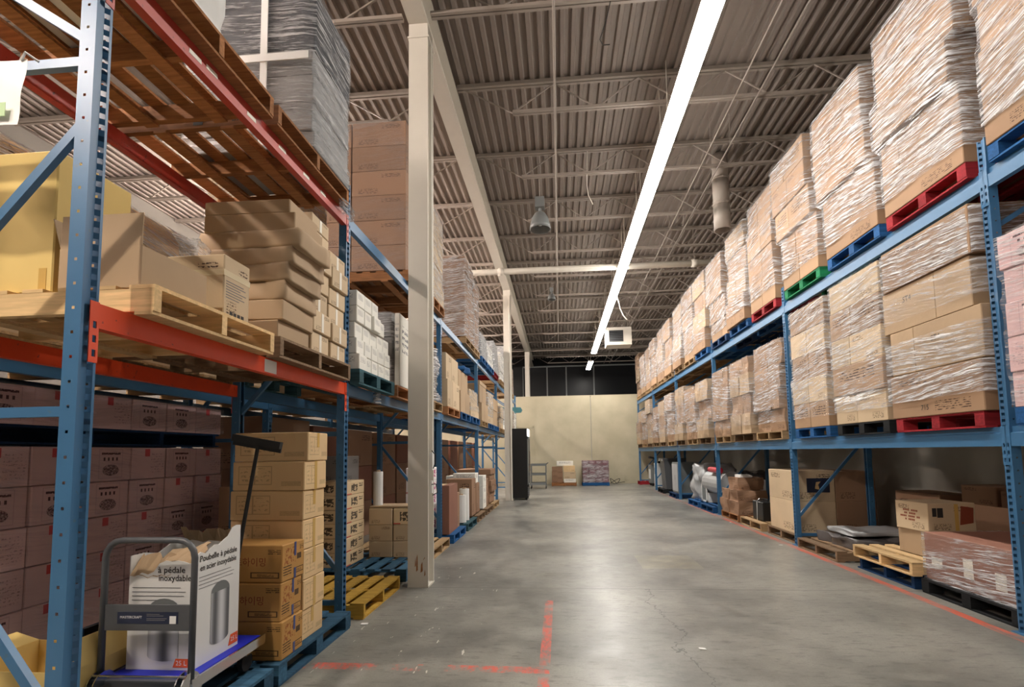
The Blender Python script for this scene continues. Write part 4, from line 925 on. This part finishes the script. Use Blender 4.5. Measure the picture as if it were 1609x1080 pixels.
# torn box of a pedal bin
tb = empty('torn_box', (-2.17, 2.81, .326), 0, 'torn white pedal bin box standing on the platform trolley', 'box')
def torn(dx, dy, zl):
    """four thin walls with ragged top edges; zl gives the height along each wall"""
    v = []; f = []; t = .005
    for wi, (a, b, nrm) in enumerate((((-dx, -dy), (dx, -dy), (0, 1)), ((dx, -dy), (dx, dy), (-1, 0)), ((dx, dy), (-dx, dy), (0, -1)), ((-dx, dy), (-dx, -dy), (1, 0)))):
        prof = zl[wi]; k = len(prof)
        base = len(v)
        for i, z in enumerate(prof):
            s = i / (k - 1); x = a[0] + (b[0] - a[0]) * s; y = a[1] + (b[1] - a[1]) * s
            for o in (0, t): v.append((x + nrm[0] * o, y + nrm[1] * o, 0)); v.append((x + nrm[0] * o, y + nrm[1] * o, z))
        for i in range(k - 1):
            p = base + i * 4; q = p + 4
            f += [(p, q, q + 1, p + 1), (p + 2, p + 3, q + 3, q + 2), (p + 1, q + 1, q + 3, p + 3)]
    return v, f
zf = [.60, .63, .61, .60, .52, .545, .53, .56, .61, .60, .59, .60]; zr = [.60, .615, .60, .62, .635, .63, .65, .665, .71, .72, .715]
zb = [.66, .68, .63, .65, .66, .63]; zlft = [.63, .62, .58, .60, .60]
zf = [.50, .49, .51, .50, .515, .56, .575, .57, .575, .57, .56, .565]
m_ = mesh('walls', *torn(.19, .19, (zf, zr, zb, zlft))); add('walls', m_, 'white_plastic', tb)
MB().box(-.185, .185, -.185, .185, .002, .006).obj('bottom', 'k_bare', tb)
def ragged(seed, x0, x1, z0, z1, n=9):
    rr = random.Random(seed); top = [(x0 + (x1 - x0) * i / n, z1 + rr.uniform(-.02, .02)) for i in range(n + 1)]; bot = [(x1 - (x1 - x0) * i / n, z0 + rr.uniform(-.012, .012)) for i in range(n + 1)]; return top, bot
def strip_poly(top, bot, y, bend):
    v = []; f = []; bot = bot[::-1]
    for (a, b), (c, d) in zip(top, bot): v += [(c, y, d), (a, y + bend * (1 + .4 * math.sin(a * 60)), b)]
    for i in range(len(top) - 1): f.append((2 * i, 2 * i + 2, 2 * i + 3, 2 * i + 1))
    return v, f
t_, b_ = ragged(3, -.19, .05, .49, .60); add('torn_flap', mesh('torn_flap', *strip_poly(t_, b_, -.192, .06)), 'k_bare', tb)
t_, b_ = ragged(4, -.02, .19, .565, .63); add('torn_flap', mesh('torn_flap', *strip_poly(t_, b_, -.186, .14)), 'k_bare', tb)
t_, b_ = ragged(6, -.15, .19, .62, .70); add('torn_flap', mesh('torn_flap', *strip_poly(t_, b_, .17, -.06)), 'k_bare', tb)
yf = -.1918
text('lettering', 'à pédale', .048, 'ink', tb, (.055, yf, .525), FY, sx=1.0, bold=.0006); text('lettering', 'inoxydable', .046, 'ink', tb, (.075, yf, .482), FY, sx=.95, bold=.0006)
text('lettering', 'Poubelle à pédale', .046, 'ink', tb, (.1918, .0, .575), FX, sx=.98, bold=.0006); text('lettering', 'en acier inoxydable', .046, 'ink', tb, (.1918, .0, .525), FX, sx=.86, bold=.0006)
for k, (wd) in enumerate((.28, .31, .30, .17)):
    MB().box(-.17, -.17 + wd, yf - .0003, yf + .0005, .43 - .022 * k, .433 - .022 * k).obj('small_print', 'ink_grey', tb); MB().box(.1911, .1921, -.16, -.16 + wd * .95, .475 - .02 * k, .4775 - .02 * k).obj('small_print', 'ink_grey', tb)
def bin_print(w, h):
    out = []; n = 10
    for i in range(n + 1): a = math.pi * i / n; out.append((w * math.cos(a), h * .9 + .05 * math.sin(a) * 1.0))
    for i in range(n + 1): a = math.pi + math.pi * i / n; out.append((w * math.cos(a), .03 + .03 * math.sin(a)))
    return out
bp = bin_print(.088, .31); MB().prism([(p, q) for p, q in bp], 'y', -.0008, .0).obj('bin_picture', 'steel_print', tb, (.02, yf, .045))
MB().prism([(p * .98, .275 + .055 * math.sin(math.pi * i / 10)) for i, (p, q) in enumerate(bp[:11])], 'y', -.0014, -.0007).obj('lid_picture', 'mid_grey', tb, (.02, yf, .045))
bp = bin_print(.078, .33); MB().prism(bp, 'x', 0, .0008).obj('bin_picture', 'steel_print', tb, (.1912, .02, .07)); MB().prism([(p * .98, .295 + .055 * math.sin(math.pi * i / 10)) for i, (p, q) in enumerate(bp[:11])], 'x', .0008, .0014).obj('lid_picture', 'mid_grey', tb, (.1912, .02, .07))
MB().prism([(.08, .015), (.17, .015), (.17, .06), (.095, .06)], 'y', yf - .0005, yf + .0005).obj('orange_flash', 'orange_print', tb); text('volume_lettering', '25 L', .035, 'ink_white', tb, (.128, yf - .0012, .037), FY)
MB().prism([(.10, .02), (.185, .02), (.185, .08), (.12, .08)], 'x', .191, .192).obj('orange_flash', 'orange_print', tb); text('volume_lettering', '25 L', .035, 'ink_white', tb, (.1926, .15, .05), FX)
opencarton('open_carton', .62, .42, .28, 'k_yellow', (-2.72, 2.55, .14), 'low open tan carton at bottom left behind near post', (('x', .15, 1.3), ('X', .14, -.15)))
# --- pink printed cartons on the rack behind
gp = 'pink cartons behind the orange bay'
for lev, (z, n) in enumerate(((.14, 5), (1.71, 1))):
    for c in range(2):
        y0 = 2.10 + c * 1.62
        pallet(-4.32, y0 + .79, z - .14, 'wood_navy', '%s navy pallet under %s pink cartons behind the orange bay' % (('floor', 'upper')[lev], ('near', 'far')[c]), gp, w=1.55, d=1.1, lod=1)
        for i in range(n):
            for k in range(4):
                labelbox('pink_carton', .8, .385, .278 if lev == 0 else .275, 'k_pink', (-4.15 + R.uniform(-.012, .012), y0 + .2 + .395 * k, z + .284 * i), 'pink printed carton, %s row %s, %s column behind orange bay' % (('floor stack', 'raised stack')[lev], LAYER[i], ORD[c * 4 + k]), 0, 'carton', gp)
        v, f = wrap_mesh([(0, .284 * n, -.42, .42, -.79, .79)], 0, .284 * n, 7 + lev + c, nz=14); tag(add('stretch_film', mesh('stretch_film', v, f, True), 'film_clear', None, (-4.15, y0 + .79, z)), 'stretch film over %s %s pink cartons behind orange bay' % (('near', 'far')[c], ('floor', 'raised')[lev]), 'film')
for k, (y0, h) in enumerate(((2.2, 4), (3.34, 4), (4.5, 4), (6.0, 4), (7.4, 4))):
    pallet(-4.0, y0 + .52, ZL, 'wood', 'pallet under %s bright wrapped stack on the rear left rack' % ORD[k], 'pallets on the rear left rack', lod=1)
    stack('%s bright stack on the rear left rack' % ORD[k], -1, y0, 1.03, -3.42, ZL + .14, [.31] * h, mats=('k_light',), cols=1, rear=False, wrapm='film_heavy', adj='pale', group='cartons on the rear left rack')
    if k > 2:
        pallet(-4.0, y0 + .52, ZT, 'wood', 'pallet under %s stack, top of the rear left rack' % ORD[k], 'pallets on the rear left rack', lod=1)
        stack('%s stack, top of the rear left rack' % ORD[k], -1, y0, 1.03, -3.42, ZT + .14, [.4] * 4, mats=('k_light',), cols=1, rear=False, wrapm='film', adj='pale', group='cartons on the rear left rack')

# ================================================================== LEFT RACK, further bays
# second bay middle shelf: white cartons on a teal pallet
lpal(4.93, ZL, 'wood_teal', 'under the white cartons, left middle shelf', w=.98, block=True, xf=-1.82)
gw = 'white cartons on the teal pallet'
for c in range(5):
    for k in range(5):
        if k == 4 and c in (3, 4): continue
        if k == 3 and c == 4: continue
        d = .30; x = -1.86 - d / 2 + (.03 if (k, c) in ((3, 2), (0, 0)) else 0) - (.02 if k == 2 else 0)
        o = labelbox('white_carton', d, .176, .148, 'k_white', (x, 4.552 + .185 * c, ZL + .14 + .151 * k), 'small white carton, %s layer, %s column on the teal pallet' % (LAYER[k], ORD[c]), R.uniform(-.03, .03), 'carton', gw)
for k in range(5): labelbox('white_carton', .42, .30, .148, 'k_white', (-2.39, 4.62, ZL + .14 + .151 * k), 'wider white carton, %s layer, behind the white columns' % LAYER[k], 0, 'carton', gw)
lump('plastic_scrap', .04, .12, .14, 58, .02, 'bag', (-1.90, 5.12, 2.0), 'scrap of plastic hanging on blue beam under teal pallet', 'plastic', 6)
lpal(6.08, ZL, 'wood_brown', 'under mauve wrapped cartons behind the first column', xf=-1.84)
stack('mauve stack beside the white cartons', -1, 5.72, .85, -1.95, ZL + .14, [.32, .3, .28], mats=('k_grey',), cols=1, wrapm='film', adj='mauve grey', rear=False, bare=0, depth=1.0)
labelbox('flat_panel_box', .06, .62, .86, 'k_white', (-1.87, 5.95, ZL + .14), 'tall thin white boxed panel standing before the mauve stack', .02, 'box')
lpal(7.35, ZL, 'wood', 'under the bulging bagged load past the first column')
lump('bagged_load', .9, .9, .8, 71, .06, 'bag', (-2.35, 7.35, ZL + .14), 'bulging load in clear plastic past the first column', 'load', 10)
lump('sack_load', .62, .62, .55, 72, .05, 'k_light', (-2.35, 7.35, ZL + .14), 'tan sack inside the clear plastic past the first column', 'sack', 8)
# further middle shelf stacks
mids = [(8.25, 1.0, [.47, .45], 'k_light', 2, None, 'wood_brown'), (9.42, .95, [.42, .42], 'k_bare', 2, None, 'wood_blue'), (10.6, 1.05, [.3, .3], 'k_light', 1, 'film', 'wood_blue'),
        (11.95, 1.05, [.44, .44, .1], 'k_bare', 2, None, 'wood'), (13.1, 1.05, [.42, .42], 'k_light', 1, 'film_heavy', 'wood_blue'), (14.3, 1.0, [.45, .35], 'k_bare', 1, None, 'wood_blue'), (15.7, 1.05, [.35, .35], 'k_light', 1, 'film', 'wood'), (16.9, 1.05, [.35, .3], 'k_white', 1, 'film', 'wood'), (19.4, 1.05, [.3, .3, .3], 'k_plain', 1, 'film', 'wood'), (20.7, 1.05, [.44, .44], 'k_white', 1, 'film', 'wood')]
for k, (y0, w, hs, mt, nc, wm, pm) in enumerate(mids):
    wh = '%s stack past the first column, left middle shelf' % ORD[k]
    lpal(y0 + w / 2, ZL, pm, 'under ' + wh, lod=(0 if k < 3 else 1), block=(pm == 'wood_blue'))
    stack(wh, -1, y0, w, XPL - .03, ZL + .14, hs, mats=(mt,), cols=nc, wrapm=wm, rear=False, adj='tan' if mt != 'k_white' else 'white', depth=1.05, jit=.03, group='cartons on the left middle shelf')
lump('blue_plastic', .5, .6, .12, 75, .04, 'wood_blue', (-2.1, 10.05 - .1, ZL + .14 + .84), 'crumpled blue plastic on top of cartons, left middle shelf', 'plastic', 7)
# top shelf
tops = [(6.17, 1.06, [.337] * 6, 'k_brown', 'film', 'wood_brown', 0, 2), (7.31, .70, [.29] * 5, 'k_light', 'film_heavy', 'wood_brown', 0, 1), (9.9, 1.05, [.28] * 6, 'k_brown', 'film_heavy', 'wood', 0, 1), (11.0, .72, [.26] * 6, 'k_brown', 'film_heavy', 'wood', 1, 1),
        (12.0, 1.05, [.3, .3], 'k_grey', 'film_heavy', 'wood_blue', 1, 1), (13.2, 1.05, [.28, .28], 'k_white', 'film_heavy', 'wood_blue', 1, 1), (14.35, 1.0, [.3, .3, .3], 'k_grey', 'film_heavy', 'wood_red', 1, 1), (16.0, 1.05, [.3] * 3, 'k_white', 'film_heavy', 'wood', 1, 1), (17.4, 1.05, [.35] * 4, 'k_grey', 'film', 'wood', 1, 1), (19.6, 1.05, [.35] * 3, 'k_brown', 'film', 'wood', 1, 1)]
for k, (y0, w, hs, mt, wm, pm, lod, nc) in enumerate(tops):
    wh = ('tall block of brown cartons left of the first column' if k == 0 else '%s stack past the first column, left top shelf' % ORD[k - 1])
    lpal(y0 + w / 2, ZT, pm, 'under ' + wh, lod=lod, block=('blue' in pm), w=min(w, 1.04))
    if k == 0:
        # cartons seen end-on: two across the depth
        for i, h in enumerate(hs):
            for c, (xa, xb) in enumerate(((-1.93, -2.66), (-2.67, -3.0))):
                labelbox('carton', abs(xb - xa) - .004, w, h - .003, mt, ((xa + xb) / 2, y0 + w / 2, ZT + .14 + h * i), 'wide brown carton, %s layer, %s of tall block by column' % ('top' if i == 5 else LAYER[i], ('aisle side', 'inner side')[c]), 0, 'carton', 'tall block of brown cartons')
        v, f = wrap_mesh([(0, .337 * 6, -.54, .54, -w / 2, w / 2)], 0, .337 * 6, 77); tag(add('stretch_film', mesh('stretch_film', v, f, True), 'film_clear', None, (-2.465, y0 + w / 2, ZT + .14)), 'stretch film around tall block of brown cartons', 'film')
    else:
        stack(wh, -1, y0, w, XPL - .03, ZT + .14, hs, mats=(mt,), cols=nc, wrapm=wm, rear=False, adj={'k_light': 'tan', 'k_brown': 'brown', 'k_grey': 'grey', 'k_white': 'white'}[mt], depth=1.05, group='cartons on the left top shelf', bare=0)
# floor level past the orange bay
pallet(-2.36, 4.97, 0, 'wood_yellow', 'empty yellow wooden pallet in front of blue post', None, w=1.02, d=1.18)
pallet(-2.40, 6.30, 0, 'wood_slate', 'blue pallet under dark printed cartons beside the first column', 'blue pallets on the left floor', w=1.06, block=True)
for k in range(6):
    labelbox('dark_print_carton', .40, .56, .165, 'k_dark', (-2.74, 6.1, .14 + .168 * k), 'cream carton with black prints, %s of the six stacked' % ('top' if k == 5 else LAYER[k]), R.uniform(-.02, .02), 'carton', 'dark printed cartons stack')
for k in range(3):
    for c in range(2):
        labelbox('carton', .31, .36, .205, 'k_dark' if (k, c) == (2, 1) else 'k_light', (-2.34 + .325 * c, 6.62, .14 + .208 * k), 'brown carton, %s layer, %s beside the first column' % (LAYER[k], ('inner', 'aisle side')[c]), R.uniform(-.02, .02), 'carton', 'carton wall beside first column')
labelbox('carton', .58, .34, .03, 'k_bare', (-2.2, 6.62, .766), 'flat cardboard on the brown cartons beside first column', 0, 'cardboard')
e = empty('film_spool', (-2.42, 6.60, .764), 0, 'white stretch film spool standing on the brown cartons', 'spool'); MB().tube([(0, 0, .0), (0, 0, .44)], .062, 16).obj('film_winding', 'white_plastic', e); MB().tube([(0, 0, .44), (0, 0, .462)], .03, 10).obj('core', 'k_bare', e)
e.location = (-2.42, 6.56, .797)
for k, (x, y, z, dx, dy, dz, mt, lab) in enumerate(((-3.15, 5.1, 0, .4, .8, .62, 'k_brown', 'dim carton on floor behind yellow pallet'), (-3.15, 4.92, .62, .4, .4, .55, 'k_brown', 'dim carton upper near, behind yellow pallet'), (-3.15, 5.33, .62, .4, .35, .6, 'k_bare', 'dim carton upper far, behind yellow pallet'), (-3.18, 7.05, 0, .4, .6, 1.05, 'k_brown', 'large dark carton behind the film spool'), (-3.18, 7.05, 1.05, .38, .5, .4, 'k_grey', 'dim grey carton with dark stripe behind the film spool'), (-3.95, 6.3, 0, .8, 1.1, .05, 'k_brown', 'flat cardboard sheet deep behind the left rack'))):
    labelbox('carton', dx, dy, dz, mt, (x, y, z), lab)
for k, (y, n_) in enumerate(((6.35, 3), (7.55, 3), (8.75, 3), (10.1, 3), (11.3, 3), (12.45, 3), (13.85, 3), (15.3, 2), (16.7, 2), (18.1, 2), (19.6, 2), (21.2, 2))):
    for j in range(n_):
        h = 1.9 / n_; labelbox('crate', .8, 1.08, h - .004, 'k_brown' if (k + j) % 3 else 'k_red', (-3.95, y, .055 + h * j if k == 0 else h * j), 'dim brown crate, %s of the %s pile behind the left rack' % (LAYER[j], ORD[k]), 0, 'crate', 'dim crates behind the left rack')
for k, y0 in enumerate((9.55, 10.75, 11.95)):
    pallet(-4.0, y0 + .5, ZL, 'wood', 'pallet under %s dim stack, rear left rack last bay' % ORD[k], 'pallets on the rear left rack', lod=1)
    stack('%s dim stack, rear left rack last bay' % ORD[k], -1, y0, 1.0, -3.42, ZL + .14, [.42] * 3, mats=('k_brown',), cols=1, rear=False, wrapm='film_clear', adj='brown', group='cartons on the rear left rack')
# third bay floor
pallet(-2.36, 7.45, 0, 'wood', 'pale pallet just past the first column', None, w=1.05, d=1.18, lod=0)
pallet(-2.36, 8.72, 0, 'wood_blue', 'blue pallet under brown panels past the first column', 'blue pallets on the left floor', w=1.05, block=True, lod=0)
pallet(-2.36, 10.0, 0, 'wood_teal', 'teal pallet under white film rolls, left floor', None, w=1.05, lod=1)
pallet(-2.36, 11.2, 0, 'wood_old', 'worn pallet beside third left post', None, w=.95, lod=1)
labelbox('carton', .12, .78, .80, 'k_red', (-1.90, 8.60, .14), 'tall brown flattened carton leaning past the first column', .03) ; labelbox('carton', .12, .2, .62, 'k_brown', (-1.92, 9.1, .14), 'lower brown flattened carton beside tall brown one', -.02)
for k in range(5): labelbox('carton', .42, .62, .215, 'k_magenta', (-2.42, 8.75, .14 + .218 * k), 'white carton with magenta print, %s of the five stacked' % ('top' if k == 4 else LAYER[k]), R.uniform(-.02, .02), 'carton', 'magenta printed cartons')
for k in range(3): labelbox('carton', .38, .4, .24, 'k_dark', (-2.3, 9.75, .14 + .243 * k), 'small carton with red print, %s by white rolls' % LAYER[k], R.uniform(-.02, .02), 'carton', 'red printed cartons')
for k in range(2):
    e = empty('film_spool', (-1.93, 9.72 + .32 * k, .14), 0, '%s white film roll standing on teal pallet' % ('near', 'far')[k], 'spool'); MB().tube([(0, 0, 0), (0, 0, .52 + .1 * k)], .10, 16).obj('film_winding', 'white_plastic', e); MB().tube([(0, 0, .52 + .1 * k), (0, 0, .54 + .1 * k)], .04, 10).obj('core', 'k_bare', e)
fl = [(-2.15, 10.85, .14, .55, .5, .78, 'k_brown', 'brown tall carton beside third left post'), (-2.15, 11.38, .14, .55, .45, .66, 'k_brown', 'brown carton low beside third left post'), (-2.2, 11.15, .92 - .12, .4, .3, .16, 'k_white', 'white carton atop brown cartons beside third left post')]
fl[2] = (-2.15, 11.38, .80, .5, .42, .22, 'k_white', fl[2][7])
for (x, y, z, dx, dy, dz, mt, lab) in fl: labelbox('carton', dx, dy, dz, mt, (x, y, z), lab)
pallet(-2.36, 12.5, 0, 'wood_old', 'worn pallet under white cartons, fourth left bay', None, w=1.1, lod=1); pallet(-2.36, 13.8, 0, 'wood', 'pale pallet under brown stack before second column', None, w=1.1, lod=1)
for k in range(3): labelbox('carton', .9, .5, .26, 'k_white', (-2.3, 12.25, .14 + .263 * k), 'white carton, %s of three in fourth left bay' % LAYER[k], 0, 'carton', 'white cartons fourth left bay')
for k in range(2): labelbox('carton', .9, .46, .34, 'k_brown', (-2.32, 12.78, .14 + .343 * k), 'brown carton, %s behind three white cartons, left floor' % LAYER[k], 0)
stack('brown flat cartons before second column', -1, 13.3, 1.0, -1.86, .14, [.15] * 6, mats=('k_brown',), cols=1, rear=False, wrapm=None, adj='flat brown', depth=.9, jit=.04, group='flat brown cartons before second column')

# ================================================================== FAR END OF THE AISLE
fr = empty('display_refrigerator', (-1.35, 16.1, 0), 0, 'tall black display refrigerator with white header beside the column', 'refrigerator')
MB().box(-.36, .33, -.42, .42, .06, 2.22).obj('cabinet', 'black', fr); MB().box(.33, .36, -.42, .42, 1.98, 2.21).obj('header_panel', 'sign_lit', fr)
dr = MB(); dr.box(.33, .365, -.41, -.35, .42, 1.96); dr.box(.33, .365, .35, .41, .42, 1.96); dr.box(.33, .365, -.41, .41, 1.90, 1.96); dr.box(.33, .365, -.41, .41, .42, .48); dr = dr.obj('door', 'mid_grey', fr); MB().box(.335, .35, -.35, .35, .48, 1.90).obj('glass_pane', 'fridge_glass', dr); MB().tube([(.40, -.38, .9), (.40, -.38, 1.5)], .014, 8).obj('handle', 'chrome', dr)
for k in range(5): MB().box(.33, .35, -.40, .40, .1 + k * .06, .13 + k * .06).obj('vent_slat', 'dark_grey', fr)
for sx in (-.3, .28):
    for sy in (-.36, .36): MB().tube([(sx, sy, 0), (sx, sy, .06)], .03, 8).obj('foot', 'rubber', fr)
ct = empty('utility_cart', (-.88, 20.7, 0), 0, 'grey three shelf utility cart beside the black refrigerator', 'cart')
for z in (.16, .54, .92):
    s_ = MB().box(-.32, .30, -.25, .25, z, z + .02).obj('shelf', 'mid_grey', ct)
    q = MB(); q.box(-.33, .31, -.26, -.245, z, z + .09); q.box(-.33, .31, .245, .26, z, z + .09); q.box(-.33, -.315, -.26, .26, z, z + .09); q.box(.295, .31, -.26, .26, z, z + .09); q.obj('shelf_lip', 'mid_grey', s_)
for sx in (-.31, .29):
    for sy in (-.24, .24): MB().tube([(sx, sy, .1), (sx, sy, 1.0)], .018, 8).obj('leg', 'mid_grey', ct); MB().tube([(sx - .015, sy, .05), (sx + .015, sy, .05)], .05, 10).obj('caster', 'rubber', ct)
MB().tube([(.30, -.22, .98), (.38, -.22, 1.04), (.38, .22, 1.04), (.30, .22, .98)], .016, 8).obj('push_handle', 'dark_grey', ct)
pallet(.15, 22.5, 0, 'wood_brown', 'brown pallet with small carton pile against back wall', None, w=1.0, d=1.08, lod=1)
for (x, z, dx, dz, mt, lab) in ((-.14, .14, .48, .24, 'k_brown', 'lowest brown carton, left pile by back wall'), (-.14, .383, .48, .24, 'k_brown', 'middle brown carton, left pile by back wall'), (-.14, .626, .46, .20, 'k_brown', 'top brown carton, left pile by back wall'), (.40, .14, .52, .16, 'k_white', 'white carton under tan cartons by back wall'), (.40, .303, .52, .30, 'k_light', 'large tan carton by back wall'), (.38, .606, .5, .26, 'k_cream', 'cream carton, right pile by back wall'), (.2, .869, .72, .20, 'k_white', 'long white carton across both piles by back wall')):
    labelbox('carton', dx, .7 if dz != .2 or mt != 'k_white' else .4, dz, mt, (x, 22.5, z), lab)
pallet(1.52, 22.5, 0, 'wood_blue', 'bright blue pallet under purple packs against back wall', None, w=1.0, d=1.15, lod=1)
for k in range(5):
    for c in range(4): labelbox('purple_pack', .27, .9, .185, 'k_purple', (1.1 + .28 * c, 22.5, .14 + .188 * k), 'purple pack, %s layer, %s column by back wall' % (LAYER[k], ORD[c]), 0, 'carton', 'purple packs by back wall')
v, f = wrap_mesh([(0, .94, -.56, .56, -.46, .46)], 0, .94, 8, nz=14); tag(add('stretch_film', mesh('stretch_film', v, f, True), 'film', None, (1.52, 22.5, .14)), 'stretch film around purple packs by back wall', 'film')
cp = [(2.25 + .3 * math.sin(a * .8) + .05 * a, 23.15 + .12 * math.cos(a * 1.3), .02 + .22 * abs(math.sin(a * .9)) * (1 if a < 6 else .3)) for a in [k * .35 for k in range(26)]]
cable('loose_cable', cp, .014, 'wire', 'tangled black cable on floor against back wall')
tag(MB().prism([(-.7, 0), (.1, .02), (.16, .12), (.1, .24), (-.7, .26)], 'y', -.1, .1).obj('aqua_panel', 'aqua', None, (-1.72, 21.2, 3.14)), 'blue green plastic panel sticking out of far left rack', 'panel')
# floor scraps
for (x, y, s) in ((1.02, 3.92, .03), (3.33, 8.1, .03), (-1.72, 4.35, .035), (3.40, 10.6, .025)):
    tag(add('paper_scrap', mesh('paper_scrap', *sack(s * 1.6, s, .006, int(x * 50) + 100, .01, 0, 4)), 'paper', None, (x, y, 0)), {1.02: 'white paper scrap in the middle of the aisle floor', 3.33: 'paper scrap on floor by second right post', -1.72: 'plastic scrap by foot of the blue left post', 3.40: 'paper scrap on floor before crumpled carton pile'}[x], 'scrap')
